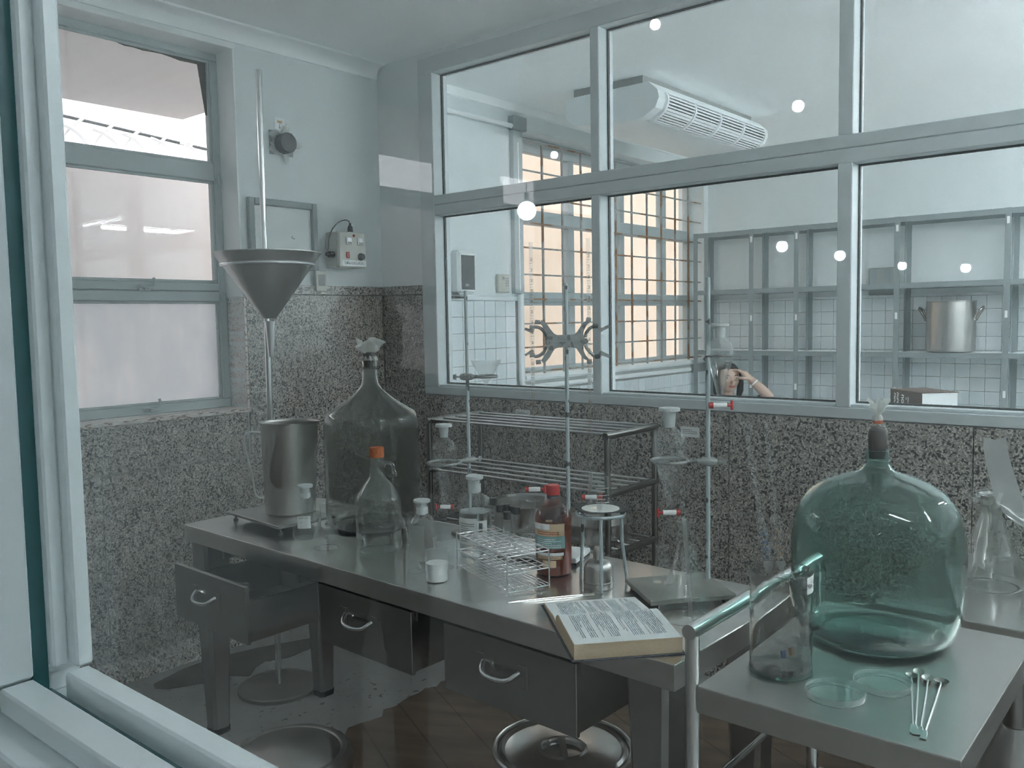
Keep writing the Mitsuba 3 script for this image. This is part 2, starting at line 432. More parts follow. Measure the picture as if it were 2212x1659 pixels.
# cove between the left wall and the ceiling, down to the partition
cv = [(XW, ZC - 0.075), (XW + 0.012, ZC - 0.075), (XW + 0.016, ZC - 0.05), (XW + 0.028, ZC - 0.028), (XW + 0.05, ZC - 0.014), (XW + 0.085, ZC - 0.010), (XW + 0.085, ZC), (XW, ZC)]
def extrude_y(prof, y0, y1):
    m = prism([(a, b) for a, b in prof], 0, y1 - y0)
    return xf(m, frame([1, 0, 0], [0, 0, 1], [0, -1, 0], [0, y1, 0]))
struct('trim_1', extrude_y(cv, 0.47, YP), 'm_ceiling', 40)
struct('trim_2', extrude_y([(XW, ZC - 0.05), (XW + 0.03, ZC - 0.05), (XW + 0.04, ZC - 0.02), (XW + 0.04, ZC), (XW, ZC)], YP + 0.12, YB), 'm_ceiling', 40)
# granite wainscot of the lab: slabs with open joints
def slab(holder, x0, x1, y0, y1, z0, z1, m='m_granite'):
    return obj('granite_slab', box(x0, x1, y0, y1, z0, z1, 0.0015), m, holder, False)
G = 0.0015
GX = XW + 0.012
for (a, b) in ((0.47, 1.695), (1.695, 2.62), (2.62, YP)): slab(wl, XW, GX, a + G, b - G, FLOOR, 0.878)
for (a, b, c, d) in ((0.47, 1.1, 0.881, 1.10), (1.1, 2.43, 0.881, 1.10), (2.44, YP, 0.881, 1.672)): slab(wl, XW, GX, a + G, b - G, c, d)
slab(wl, XW, XW + 0.02, 2.44, YP - 0.001, 1.674, 1.722)
tag(obj('reveal_slab', box(-3.90, XW + 0.010, 2.43, 2.442, 1.105, 1.66, 0.001), 'm_granite_sill', wl, False), 'pinkish speckled granite slab lining the window recess')
obj('reveal_edge', box(-3.90, XW + 0.002, 2.424, 2.436, 1.66, 2.86, 0.002), 'm_white', wl, False)
obj('reveal_head', box(-3.90, XW + 0.004, 0.95, 2.44, 2.845, 2.875, 0.002), 'm_white', wl, False)
obj('window_sill', box(-3.90, XW + 0.022, 0.95, 2.44, 1.092, 1.112, 0.003), 'm_granite_sill', wl, False)
struct('baseboard_left', extrude_y([(GX, 0.055), (GX + 0.012, 0.055), (GX + 0.075, FLOOR + 0.012), (GX + 0.08, FLOOR), (GX, FLOOR)], 0.47, YP), 'm_granite')
# stains on the floor and the torn sheet of brown flooring
strip = [(-3.57, 1.79), (-3.62, 1.95), (-3.63, 2.11), (-3.57, 2.32), (-3.52, 2.44), (-3.47, 2.56), (-3.36, 2.70), (-3.30, 2.58), (-3.36, 2.47), (-3.35, 2.33), (-3.40, 2.24), (-3.37, 2.17), (-3.31, 2.10), (-3.36, 2.06), (-3.43, 2.01), (-3.40, 1.93), (-3.44, 1.86), (-3.47, 1.80), (-3.52, 1.77)]
obj('glue_residue', prism(strip, FLOOR, FLOOR + 0.0015), 'm_residue', fl, False)
def jag(p, q, n, amp, seed):
    r = random.Random(seed); p, q = np.array(p), np.array(q); d = q - p; nn = np.array([-d[1], d[0]]) / np.linalg.norm(d)
    return [tuple(p + d * (i / n) + nn * amp * (r.random() - 0.5) * (1 if 0 < i < n else 0)) for i in range(n + 1)]
solo('flooring_sheet', prism(jag((-2.53, 1.0), (-2.60, 3.2), 46, 0.05, 3) + [(-0.2, 3.2), (-0.2, 1.0)], FLOOR + 0.0002, FLOOR + 0.0012), 'm_lino',
     'torn sheet of brown wood-look flooring lying on the grey concrete floor under the desk', 'flooring', smooth=False)

# ---------------------------------------------------------------- window 1 (left wall) and its sisters
def pivot_window(n, Y0, Y1, Z0, Z1, latches=True):
    w = tag(numbered('window_%d' % n), kind='structure')
    xa, xb = -3.955, -3.895
    F = lambda nm, *a, **k: obj(nm, box(*a, 0.004), 'm_frame_grey', w, False)
    F('frame', xa, xb, Y0, Y1, Z0 + 0.006, Z0 + 0.05); F('frame', xa, xb, Y0, Y1, Z1 - 0.04, Z1)
    F('frame', xa, xb, Y0, Y0 + 0.045, Z0 + 0.05, Z1 - 0.04); F('frame', xa, xb, Y1 - 0.045, Y1, Z0 + 0.05, Z1 - 0.04)
    F('rail', xa, xb + 0.004, Y0 + 0.045, Y1 - 0.045, 2.228, 2.312); F('rail', xa, xb + 0.006, Y0 + 0.045, Y1 - 0.045, 1.640, 1.688); F('rail', xa, xb + 0.002, Y0 + 0.045, Y1 - 0.045, 1.690, 1.732)
    a, b = Y0 + 0.045, Y1 - 0.045
    for (c, d) in ((1.155, 1.640), (1.732, 2.228), (2.312, Z1 - 0.04)):
        obj('pane', TM([[-3.925, a, c], [-3.925, b, c], [-3.925, b, d], [-3.925, a, d]], [[0, 1, 2], [0, 2, 3]]), 'm_pane_frost' if d < 2 else 'm_pane', w, False)
        e = 0.012
        for (p, q, r, s) in ((a, b, c, c + e), (a, b, d - e, d), (a, a + e, c + e, d - e), (b - e, b, c + e, d - e)):
            obj('glazing_bead', box(-3.916, -3.902, p, q, r, s, 0.002), 'm_frame_grey', w, False)
    if latches:
        for z in (1.70, 1.135):
            y = 2.0
            l = obj('latch', cat([box(-3.893, -3.884, y - 0.03, y + 0.03, z - 0.014, z + 0.014, 0.003), bar([-3.884, y, z], [-3.868, y, z], 0.010), tube(spline([[-3.87, y - 0.045, z + 0.006], [-3.866, y - 0.01, z + 0.006], [-3.866, y + 0.028, z + 0.004], [-3.868, y + 0.038, z + 0.022], [-3.870, y + 0.036, z + 0.048]], 14), 0.0065, 8)]), 'm_frame_grey', w)
        r = random.Random(4)
        cr = [(Y1 - 0.50, Z1 - 0.047)] + [(Y1 - 0.50 + i * 0.045, Z1 - 0.053 - 0.014 * r.random()) for i in range(1, 10)] + [(Y1 - 0.062, Z1 - 0.30), (Y1 - 0.047, Z1 - 0.30), (Y1 - 0.047, Z1 - 0.041), (Y1 - 0.50, Z1 - 0.041)]
        obj('missing_putty', xf(prism(cr, 0, 0.003), frame([0, 1, 0], [0, 0, 1], [1, 0, 0], [-3.9235, 0, 0])), 'm_putty', w, False)
        for z, y in ((2.23, Y1 - 0.022), (1.66, Y1 - 0.022)):
            obj('hinge', cat([bar([-3.89, y, z - 0.025], [-3.89, y, z + 0.025], 0.006, 8), box(-3.897, -3.889, y - 0.018, y + 0.018, z - 0.012, z + 0.012, 0.002)]), 'm_frame_grey', w)
    return w
pivot_window(1, *W1)
pivot_window(5, *W5, latches=False); pivot_window(6, *W6, latches=False)

# ---------------------------------------------------------------- window 2: the glazed partition
w2 = tag(numbered('window_2'), kind='structure')
yf, yb_, yg = 3.33, 3.45, 3.405
F2 = lambda nm, *a, bev=0.003: obj(nm, box(*a, bev), 'm_frame', w2, False)
struct('wall_partition', box(XW, XR, YP + 0.012, 3.45, FLOOR - 0.1, 1.125), 'm_paint')
for a, b in zip([XW + 0.013, -2.55, -1.621, -0.70, 0.22, 1.14], [-2.55, -1.621, -0.70, 0.22, 1.14, 2.06]):
    slab('wall_partition', a + G, b - G, YP, YP + 0.012, FLOOR, 1.124)
obj('wall_strip', box(XW, -3.425, YP + 0.012, 3.45, 1.125, ZC), 'm_paint', 'wall_partition', False)
slab('wall_partition', XW + 0.014, -3.427, YP, YP + 0.012, 1.126, 1.672); slab('wall_partition', XW + 0.014, -3.425, YP - 0.008, YP + 0.012, 1.674, 1.722)
obj('wall_head', box(-3.425, XR, YP + 0.012, 3.45, 2.915, ZC), 'm_paint', 'wall_partition', False)
F2('jamb', -3.425, -3.318, yf, yb_, 1.170, 2.835)
F2('sill', -3.425, 2.2, yf, yb_, 1.127, 1.170); F2('sill_ledge', -3.318, 2.2, yf + 0.012, yb_, 1.1702, 1.182)
F2('head', -3.425, 2.2, yf, yb_, 2.835, 2.915)
MX = [(-2.305, -2.257), (-1.180, -1.126), (-0.055, -0.001), (1.07, 1.124), (2.146, 2.2)]
for a, b in MX:
    F2('mullion', a, b, yf, yb_, 1.170, 2.088); F2('mullion', a, b, yf, yb_, 2.192, 2.835)
edges = [-3.318] + [v for ab in MX for v in ab]
bays = [(edges[i], edges[i + 1]) for i in range(0, len(edges) - 1, 2)]
F2('transom', -3.318, 2.2, yf, yb_, 2.1425, 2.192); F2('transom', -3.318, 2.2, yf + 0.002, yb_, 2.088, 2.1415)
for a, b in bays:
    for c, d in ((1.182, 2.088), (2.192, 2.835)):
        obj('pane', TM([[a, yg, c], [b, yg, c], [b, yg, d], [a, yg, d]], [[0, 1, 2], [0, 2, 3]]), 'm_pane', w2, False)
        e = 0.007
        obj('gasket', cat([box(a, b, yg - 0.007, yg + 0.007, c, c + e), box(a, b, yg - 0.007, yg + 0.007, d - e, d), box(a, a + e, yg - 0.007, yg + 0.007, c, d), box(b - e, b, yg - 0.007, yg + 0.007, c, d)]), 'm_darkgrey', w2, False)

# ---------------------------------------------------------------- window 4: the pane the visitor looks through
w4 = tag(numbered('window_4'), kind='structure')
F4 = lambda nm, *a, bev=0.0025: obj(nm, box(*a, bev), 'm_frame', w4, False)
X4 = -0.957
struct('wall_hall', cat([box(XW, X4 - 0.10, 0.30, 0.42, FLOOR - 0.1, ZC), box(X4 - 0.10, XR, 0.318, 0.405, FLOOR - 0.1, 1.10)]), 'm_paint')
for i in range(6):
    a = X4 - 0.1 + i * 0.7
    slab('wall_hall', a + G, a + 0.7 - G, 0.262, 0.317, FLOOR, 1.065)
for i in range(6):
    a = X4 - 0.1 + i * 0.7
    slab('wall_hall', a + G, a + 0.7 - G, 0.406, 0.418, FLOOR, 1.098)
slab('wall_hall', GX + 0.001, X4 - 0.103, 0.421, 0.433, FLOOR, 1.672)
obj('stone_cap', box(X4 - 0.3, XR, 0.258, 0.318, 1.066, 1.098, 0.004), 'm_granite_sill', 'wall_hall', False)
XE = 2.4
F4('sill', X4 - 0.10, XE, 0.285, 0.405, 1.100, 1.132)
F4('sill_step', X4 - 0.001, XE, 0.318, 0.352, 1.1325, 1.158); F4('sill_bead', X4 + 0.026, XE, 0.372, 0.398, 1.1325, 1.165)
F4('jamb', X4 - 0.10, X4 - 0.012, 0.27, 0.405, 1.1325, 2.90)
F4('jamb_step', X4 - 0.0115, X4, 0.300, 0.352, 1.1585, 2.88)
F4('jamb_bead', X4 - 0.0115, X4 + 0.010, 0.368, 0.384, 1.1655, 2.88); F4('jamb_bead', X4 - 0.0115, X4 + 0.027, 0.3845, 0.402, 1.1655, 2.88)
F4('head', X4 - 0.10, XE, 0.285, 0.405, 2.88, ZC)
obj('jamb', box(XE, XE + 0.1, 0.285, 0.405, 1.1, ZC), 'm_frame', w4, False)
obj('wall_end', box(XE + 0.1, XR, 0.30, 0.42, 1.1, ZC), 'm_paint', 'wall_hall', False)
obj('gasket', cat([box(X4 - 0.011, X4 - 0.004, 0.352, 0.368, 1.134, 2.88), box(X4 - 0.01, XE, 0.352, 0.372, 1.1325, 1.1385)]), 'm_gasket', w4, False)
obj('pane', TM([[X4 - 0.01, 0.360, 1.135], [XE, 0.360, 1.135], [XE, 0.360, 2.88], [X4 - 0.01, 0.360, 2.88]], [[0, 1, 2], [0, 2, 3]]), 'm_pane', w4, False)

# ---------------------------------------------------------------- window 3: barred window of the back room
w3 = tag(numbered('window_3'), kind='structure')
Y0, Y1, Z0, Z1 = W3
F3 = lambda nm, *a: obj(nm, box(*a, 0.004), 'm_frame_grey', w3, False)
xa, xb = -3.955, -3.90
F3('frame', xa, xb, Y0, Y1, Z0, Z0 + 0.04); F3('frame', xa, xb, Y0, Y1, Z1 - 0.10, Z1); F3('frame', xa, xb, Y0, Y0 + 0.05, Z0 + 0.04, Z1 - 0.1); F3('frame', xa, xb, Y1 - 0.05, Y1, Z0 + 0.04, Z1 - 0.1)
ML = [(5.33, 5.40), (6.03, 6.10), (6.70, 6.775)]
for z0, z1 in ((2.20, 2.30), (1.625, 1.72)): F3('rail', xa, xb + 0.01, Y0 + 0.05, Y1 - 0.05, z0, z1)
cols = [Y0 + 0.05] + [v for m_ in ML for v in m_] + [Y1 - 0.05]
for (z0, z1) in ((Z0 + 0.04, 1.625), (1.72, 2.20), (2.30, Z1 - 0.10)):
    for a, b in ML: F3('mullion', xa, xb + 0.006, a, b, z0, z1)
    for i in range(0, len(cols), 2):
        a, b = cols[i], cols[i + 1]
        obj('pane', TM([[-3.925, a, z0], [-3.925, b, z0], [-3.925, b, z1], [-3.925, a, z1]], [[0, 1, 2], [0, 2, 3]]), 'm_pane', w3, False)
gx = -3.80
for y in [4.655 + 0.2345 * i for i in range(11)]:
    obj('security_bar', box(gx - 0.006, gx + 0.006, y - 0.007, y + 0.007, Z0 + 0.001, 2.745), 'm_bars', w3, False)
for i, z in enumerate([1.16, 1.33, 1.495, 1.665, 1.835, 2.02, 2.19, 2.37, 2.545, 2.745]):
    obj('security_bar', box(gx + 0.0062, gx + 0.012, Y0 + 0.001 if i != 7 else 4.63, Y1 - 0.001, z - 0.006, z + 0.006), 'm_bars', w3, False)
obj('ledge', box(-3.90, XW + 0.012, Y0, Y1, Z0 - 0.03, Z0, 0.003), 'm_white', w3, False)
obj('paper_scrap', box(-3.898, -3.896, 6.60, 6.98, 2.20, 2.29), 'm_white_bright', w3, False)

# ---------------------------------------------------------------- tiles of the back room
tA, TS = mikit.ply(box(-0.0505, 0.0505, 0, 0.006, -0.0505, 0.0505, 0.002), 'm_tile'), 0.104
tB = mikit.ply(box(0, 0.006, -0.0505, 0.0505, -0.0505, 0.0505, 0.002), 'm_tile')
obj('grout', box(-3.74, XR, YB - 0.002, YB, FLOOR, 1.65), 'm_grout', 'wall_back', False)
obj('grout', box(XW, XW + 0.002, 3.46, Y0 - 0.06, FLOOR, 1.65), 'm_grout', wl, False)
obj('grout', box(XW, XW + 0.002, Y0 - 0.06, YB, FLOOR, 1.10), 'm_grout', wl, False)
far = []
for j in range(7):
    z = 1.598 - TS * j
    for i in range(26):
        x = -3.70 + TS * i
        M = np.eye(4); M[:3, 3] = [x, YB - 0.008, z]
        if z > 0.85 and i < 40: ref('tile', tA, M, 'wall_back', 'm_tile' if rng.random() < .6 else 'm_tile2')
for j in range(16):
    for i in range(66):
        z, x = 1.598 - TS * j, -3.70 + TS * i
        if (j >= 7 or i >= 26) and x < XR: far.append(move(box(-0.0505, 0.0505, 0, 0.006, -0.0505, 0.0505), x, YB - 0.008, z))
tag(obj('far_tiles', cat(far), 'm_tile', 'wall_back', False), 'white square wall tiles', kind='stuff')
far = []
for j in range(16):
    z = 1.598 - TS * j
    for i in range(37):
        y = 3.53 + TS * i
        if y > Y0 - 0.11 and z > 1.06: continue
        M = np.eye(4); M[:3, 3] = [XW + 0.002, y, z]
        if z > 0.75: ref('tile', tB, M, wl, 'm_tile' if rng.random() < .6 else 'm_tile2')
        else: far.append(move(box(0, 0.006, -0.0505, 0.0505, -0.0505, 0.0505), XW + 0.002, y, z))
tag(obj('low_tiles', cat(far), 'm_tile', wl, False), 'white square wall tiles', kind='stuff')
obj('tile_cap', box(XW, XW + 0.014, 3.46, Y0 - 0.06, 1.651, 1.682, 0.004), 'm_tile2', wl, False)
obj('tile_cap', box(-3.74, XR, YB - 0.016, YB, 1.651, 1.672, 0.004), 'm_tile2', 'wall_back', False)

# ---------------------------------------------------------------- outside
solo('outdoor_ground', box(-16, -4.03, -14, 16, FLOOR - 0.3, FLOOR - 0.15), 'm_ground_out', 'pale paved ground outside beyond the windows', 'ground', smooth=False)
labels['outdoor_ground'] = {'kind': 'structure'}
tag(obj('soffit', box(-6.2, -4.03, -9, 3.55, 3.08, 3.25), 'm_out_white', None, False), 'pale concrete soffit over the yard outside the left window', 'soffit')
ow = solo('boundary_wall', box(-6.75, -6.55, -12, 4.35, FLOOR - 0.3, 2.84), 'm_out_white', 'pale plastered boundary wall seen through the left window', 'wall', smooth=False)
solo('orange_wall', box(-5.75, -5.55, 4.6, 13, FLOOR - 0.3, 4.4), 'm_orange_wall', 'weathered orange plaster wall close outside the barred window', 'wall', smooth=False)
ORD = ['first', 'second', 'third', 'fourth', 'fifth', 'sixth', 'seventh', 'eighth']
for i, y in enumerate((2.92, 3.16, 3.38, 3.62, 3.87, 4.11, -4.6, -4.2, -3.8, -3.4)):
    P1 = spline([[-6.65, y - 0.10, 2.84], [-6.65, y - 0.05, 2.94], [-6.65, y + 0.05, 3.04], [-6.65, y + 0.085, 3.07]], 10)
    P2 = spline([[-6.63, y + 0.11, 2.84], [-6.63, y + 0.06, 2.93], [-6.63, y - 0.03, 2.985], [-6.63, y - 0.10, 3.0]], 10)
    k = thing('wall_spike', (ORD[i] + ' pair of white crossed spike arms from the left on the boundary wall') if i < 6 else 'white crossed spike arms on the boundary wall, seen only mirrored', 'wall spike', 'crossed spikes on the boundary wall' if i < 6 else 'mirrored spikes on the boundary wall')
    obj('arm', tube(P1, 0.012, 6), 'm_white_bright', k); obj('arm', tube(P2, 0.012, 6), 'm_white_bright', k)
solo('overhead_cable', tube(spline([[-6.9, -12, 3.32], [-6.9, -3, 3.05], [-6.9, 2.4, 3.16], [-6.9, 3.6, 3.08], [-6.9, 8, 3.10]], 40), 0.012, 6), 'm_darkgrey', 'dark cable sagging above the boundary wall spikes', 'cable')
k = thing('neighbour_roof', 'pale blue corrugated roof behind the boundary wall', 'roof')
for i in range(60):
    y = -9 + 0.26 * i
    obj('sheet_rib', box(-9.6, -7.4, y, y + 0.25, 2.95 + 0.02 * (i % 2), 3.0 + 0.02 * (i % 2)), 'm_tile', k, False)
obj('fascia', box(-7.42, -7.38, -9, 6.6, 2.80, 3.0), 'm_tile2', k, False)
# ---------------------------------------------------------------- lamps
FS = FLOOR + 0.0014          # on the brown sheet
def tube_lamp(x, y, z, L, along, label, hall=False, rad=TUBE):
    k = thing('fluorescent_lamp', label, 'lamp', None)
    d = (L / 2, 0.022) if along == 'x' else (0.022, L / 2)
    obj('housing', box(x - d[0] - (0.02 if along == 'x' else 0), x + d[0] + (0.02 if along == 'x' else 0), y - d[1], y + d[1], z + 0.03, z + 0.055, 0.004), 'm_white', k, False)
    for s_ in (-0.4, 0.4): obj('hanger', bar([x + s_ * L * (along == 'x'), y + s_ * L * (along == 'y'), z + 0.0555], [x + s_ * L * (along == 'x'), y + s_ * L * (along == 'y'), ZC - 0.0003], 0.004, 8), 'm_grey', k)
    p, q = ([x - L / 2, y, z], [x + L / 2, y, z]) if along == 'x' else ([x, y - L / 2, z], [x, y + L / 2, z])
    t = obj('lamp_tube', tube([p, q], 0.018, 12), 'm_white_bright', k)
    scene[t]['emitter'] = {'type': 'area', 'radiance': rgb(*(HALL_FILL if hall else rad))}
    for e in (p, q):
        s = np.array(e); obj('end_holder', box(s[0] - .014, s[0] + .014, s[1] - .014, s[1] + .014, z - .02, z + .03), 'm_white', k, False)
    return k
tube_lamp(0.65, 1.25, 2.62, 1.2, 'x', 'fluorescent tube lamp on the lab ceiling nearest the visitor window')
tube_lamp(1.5, 2.5, 2.62, 1.2, 'x', 'fluorescent tube lamp on the lab ceiling towards the right wall')
tube_lamp(0.75, 4.6, 2.5, 1.2, 'y', 'fluorescent tube lamp on the back room ceiling near the partition', rad=BACK)
tube_lamp(0.95, 6.2, 2.5, 1.2, 'y', 'fluorescent tube lamp on the back room ceiling near the tiled wall', rad=BACK)
tube_lamp(-2.6, -0.25, 2.80, 1.2, 'x', 'fluorescent tube lamp on the hall ceiling in the corner by the left wall', True)  # this and the next two: added fill lamps, kept clear of the mirrored view
tube_lamp(1.5, -3.4, 2.80, 1.2, 'y', 'fluorescent tube lamp on the hall ceiling behind the visitor', True)
tube_lamp(1.5, -5.8, 2.80, 1.2, 'y', 'fluorescent tube lamp on the hall ceiling at the far end', True)
for (x, y, z, r, nm) in ((-2.62, -2.53, 2.04, 0.045, 'largest, hanging low near the hall windows'), (-1.29, -2.5, 2.30, 0.022, 'small, hanging nearest the middle of the hall'), (-1.91, -2.52, 2.74, 0.022, 'small, hung close under the ceiling'),
                      (-1.37, -2.55, 1.79, 0.022, 'lowest of the cluster in the middle'), (-1.165, -2.6, 1.745, 0.020, 'low, at the right of the middle cluster'), (-2.52, -2.62, 2.30, 0.018, 'small, above the largest bulb'),
                      (-0.97, -2.7, 1.70, 0.016, 'low, towards the right of the hall'), (-0.80, -2.9, 1.69, 0.018, 'low, second from the right'), (-0.63, -3.1, 1.68, 0.012, 'lowest at the far right')):
    k = thing('pendant_bulb', 'round white pendant bulb, ' + nm, 'lamp')
    b = obj('bulb', ball((x, y, z), r), 'm_white_bright', k, True); scene[b]['emitter'] = {'type': 'area', 'radiance': rgb(*BULB)}
    obj('cord', bar([x, y, z + r + 0.04], [x, y, ZC - 0.0005], 0.0025, 6), 'm_cord', k); obj('socket', bar([x, y, z + r - 0.003], [x, y, z + r + 0.04], 0.012, 10), 'm_darkgrey', k)

# ---------------------------------------------------------------- steel desk
DA = math.atan2(1.603 - 1.661, -0.905 + 3.018); DO = np.array([-3.018, 1.661, 0.0])
def D(m): return xf(m, frame([math.cos(DA), math.sin(DA), 0], [-math.sin(DA), math.cos(DA), 0], [0, 0, 1], DO))
dk = thing('steel_desk', 'long stainless steel laboratory desk with tapered legs and drawers, strewn with glassware', 'desk')
def tray_top(x0, x1, y0, y1, z, h):
    t = 0.003
    return cat([box(x0, x1, y0, y1, z - t, z, 0.0012), box(x0, x1, y0, y0 + t, z - h, z - 0.002, 0.0008), box(x0, x1, y1 - t, y1, z - h, z - 0.002, 0.0008), box(x0, x0 + t, y0, y1, z - h, z - 0.002, 0.0008), box(x1 - t, x1, y0, y1, z - h, z - 0.002, 0.0008)])
DW, DD = 2.114, 0.612
obj('desktop', D(tray_top(0, DW, 0, DD, 0.78, 0.06)), 'm_steel', dk, False)
obj('top_stiffener', D(box(0.05, DW - 0.05, 0.05, DD - 0.05, 0.755, 0.776)), 'm_steel_dark', dk, False)
def taper_leg(cx, cy, w0, w1, z0, z1):
    V = []
    for z, w in ((z0, w0), (z1, w1)):
        h = w / 2; b = 0.012
        V += [[cx + a, cy + c, z] for a, c in ((-h + b, -h), (h - b, -h), (h, -h + b), (h, h - b), (h - b, h), (-h + b, h), (-h, h - b), (-h, -h + b))]
    return hullm(V)
for x, y in ((0.065, 0.07), (DW - 0.085, 0.07), (0.10, DD - 0.08), (DW - 0.085, DD - 0.08)):
    f_ = FS if x > 1 else FLOOR
    l = obj('leg', D(taper_leg(x, y, 0.068, 0.112, FLOOR + 0.022, 0.7545)), 'm_steel_dark', dk, False)
    obj('foot_cap', D(taper_leg(x, y, 0.070, 0.071, f_, FLOOR + 0.0218)), 'm_black', l, False)
def drawer(x0, x1, pull):
    z0, z1 = 0.512, 0.7; y = 0.03 - pull
    k = obj('drawer', D(box(x0, x1, y, y + 0.014, z0, z1, 0.002)), 'm_steel_dark', dk, False)
    zs = z1 - 0.052 if pull else z1 - 0.01
    L = 0.42
    for s in (x0 + 0.008, x1 - 0.012):
        obj('drawer_side', D(box(s, s + 0.004, y + 0.0142, y + L, z0 + 0.004, zs)), 'm_steel_dark', k, False)
    obj('drawer_back', D(box(x0 + 0.0122, x1 - 0.0122, y + L - 0.004, y + L, z0 + 0.004, zs)), 'm_steel_dark', k, False)
    obj('drawer_bottom', D(box(x0 + 0.0122, x1 - 0.0122, y + 0.0142, y + L - 0.0042, z0 + 0.006, z0 + 0.009)), 'm_steel', k, False)
    obj('runner', D(box(x0 - 0.012, x0 + 0.004, 0.045, 0.5, z1 - 0.03, 0.7545)), 'm_steel_dark', k, False); obj('runner', D(box(x1 - 0.004, x1 + 0.012, 0.045, 0.5, z1 - 0.03, 0.7545)), 'm_steel_dark', k, False)
    xc, zc = (x0 + x1) / 2 - 0.015, (z0 + z1) / 2 + 0.012
    a = 0.062
    pts = spline([[xc - a, y - 0.001, zc + 0.012], [xc - a + 0.003, y - 0.010, zc + 0.008], [xc - a + 0.016, y - 0.026, zc - 0.004], [xc - 0.024, y - 0.034, zc - 0.008], [xc + 0.024, y - 0.034, zc - 0.008], [xc + a - 0.016, y - 0.026, zc - 0.004], [xc + a - 0.003, y - 0.010, zc + 0.008], [xc + a, y - 0.001, zc + 0.012]], 26)
    hd = tube(pts, 0.0062, 8)
    hd.vertices[:, 2] += np.where(hd.vertices[:, 2] > zc - 0.0, 0, 0)
    obj('handle', D(hd), 'm_chrome', k)
    for s in (-1, 1):
        obj('handle_plate', D(box(xc + s * (a + 0.012) - 0.016, xc + s * (a + 0.012) + 0.016, y - 0.0028, y - 0.0001, zc - 0.026, zc + 0.032, 0.001)), 'm_steel_dark', k, False)
    return k
d1 = drawer(0.20, 0.655, 0.175)
d2 = drawer(0.79, 1.235, 0.0); d3 = drawer(1.367, 1.825, 0.0)

# ---------------------------------------------------------------- service trolley on the right
CX0, CX1, CY0, CY1, CZ = -0.795, -0.322, 1.497, 2.156, 0.80
tr = thing('steel_trolley', 'stainless steel service trolley with a tubular handle, carrying the green demijohn', 'trolley')
obj('tray', tray_top(CX0, CX1, CY0, CY1, CZ, 0.055), 'm_brushed', tr, False)
obj('tray_underside', box(CX0 + 0.01, CX1 - 0.01, CY0 + 0.01, CY1 - 0.01, CZ - 0.02, CZ - 0.0035), 'm_steel_dark', tr, False)
obj('lower_shelf', tray_top(CX0, CX1, CY0, CY1, 0.36, 0.03), 'm_steel', tr, False)
def box_tube(p, q, w, m, name):
    p, q = np.array(p, float), np.array(q, float); L = np.linalg.norm(q - p)
    return obj(name, xf(box(-w, w, -w, w, 0, L, w * 0.35), align(p, q)), m, tr, 30)
pr = 0.0145
for x, y, zt in ((CX0 - pr - 0.001, CY0 + 0.01, 0.897), (CX0 - pr - 0.001, CY1 - 0.01, 0.897), (CX1 + pr + 0.001, CY0 + 0.05, CZ - 0.07), (CX1 + pr + 0.001, CY1 - 0.01, CZ - 0.07)):
    obj('post', tube([[x, y, FLOOR + 0.125], [x, y, zt]], pr, 16), 'm_chrome', tr, 40)
    c = obj('caster', cat([bar([x, y - 0.011, FS + 0.0445], [x, y + 0.011, FS + 0.0445], 0.0445, 24)]), 'm_cream', tr)
    obj('caster_fork', cat([box(x - 0.016, x + 0.016, y - 0.017, y - 0.013, FLOOR + 0.03, FLOOR + 0.1), box(x - 0.016, x + 0.016, y + 0.013, y + 0.017, FLOOR + 0.03, FLOOR + 0.1), box(x - 0.018, x + 0.018, y - 0.019, y + 0.019, FLOOR + 0.1, FLOOR + 0.124)]), 'm_steel_dark', c, False)
hx = CX0 - pr - 0.001
obj('handle_bar', tube([[hx, CY0 + 0.01 - pr, 0.905], [hx, CY1 - 0.01 + pr, 0.905]], 0.0155, 18), 'm_chrome', tr, 40)
obj('side_rail', tube([[hx, CY0 + 0.01 + pr, 0.56], [hx, CY1 - 0.01 - pr, 0.56]], 0.008, 10), 'm_steel_dark', tr, 40)

# second steel table in the corner behind the trolley
tb = thing('steel_table', 'stainless steel table behind the trolley holding the big conical flask and glass trough', 'table')
obj('tabletop', tray_top(-0.70, 0.75, 2.27, 2.93, 0.78, 0.06), 'm_steel', tb, False)
for x, y in ((-0.62, 2.34), (0.68, 2.34), (-0.62, 2.86), (0.68, 2.86)):
    obj('leg', tube([[x, y, FS], [x, y, 0.7765]], 0.019, 14), 'm_steel_dark', tb, 40)

# ---------------------------------------------------------------- rod shelf rack behind the desk
RX0, RX1, RY0, RY1 = -2.90, -1.90, 2.84, 3.20
rk = thing('rod_rack', 'tall stainless rack with shelves of thin rods standing behind the desk', 'rack')
for x in (RX0, RX1):
    for y in (RY0, RY1): obj('post', tube([[x, y, FS if x > -2.5 else FLOOR], [x, y, 1.056]], 0.013, 14), 'm_steel_dark', rk, 40)
    for z in (1.06, 0.825, 0.575): obj('end_tube', tube([[x, RY0 - 0.015, z], [x, RY1 + 0.015, z]], 0.0145, 14), 'm_steel_dark', rk, 40)
for z in (1.06, 0.825, 0.575):
    for i in range(5):
        y = RY0 + 0.01 + (RY1 - RY0 - 0.02) * i / 4
        obj('shelf_rod', tube([[RX0 + 0.012, y, z + 0.006], [RX1 - 0.012, y, z + 0.006]], 0.0058, 10), 'm_chrome', rk, 40)
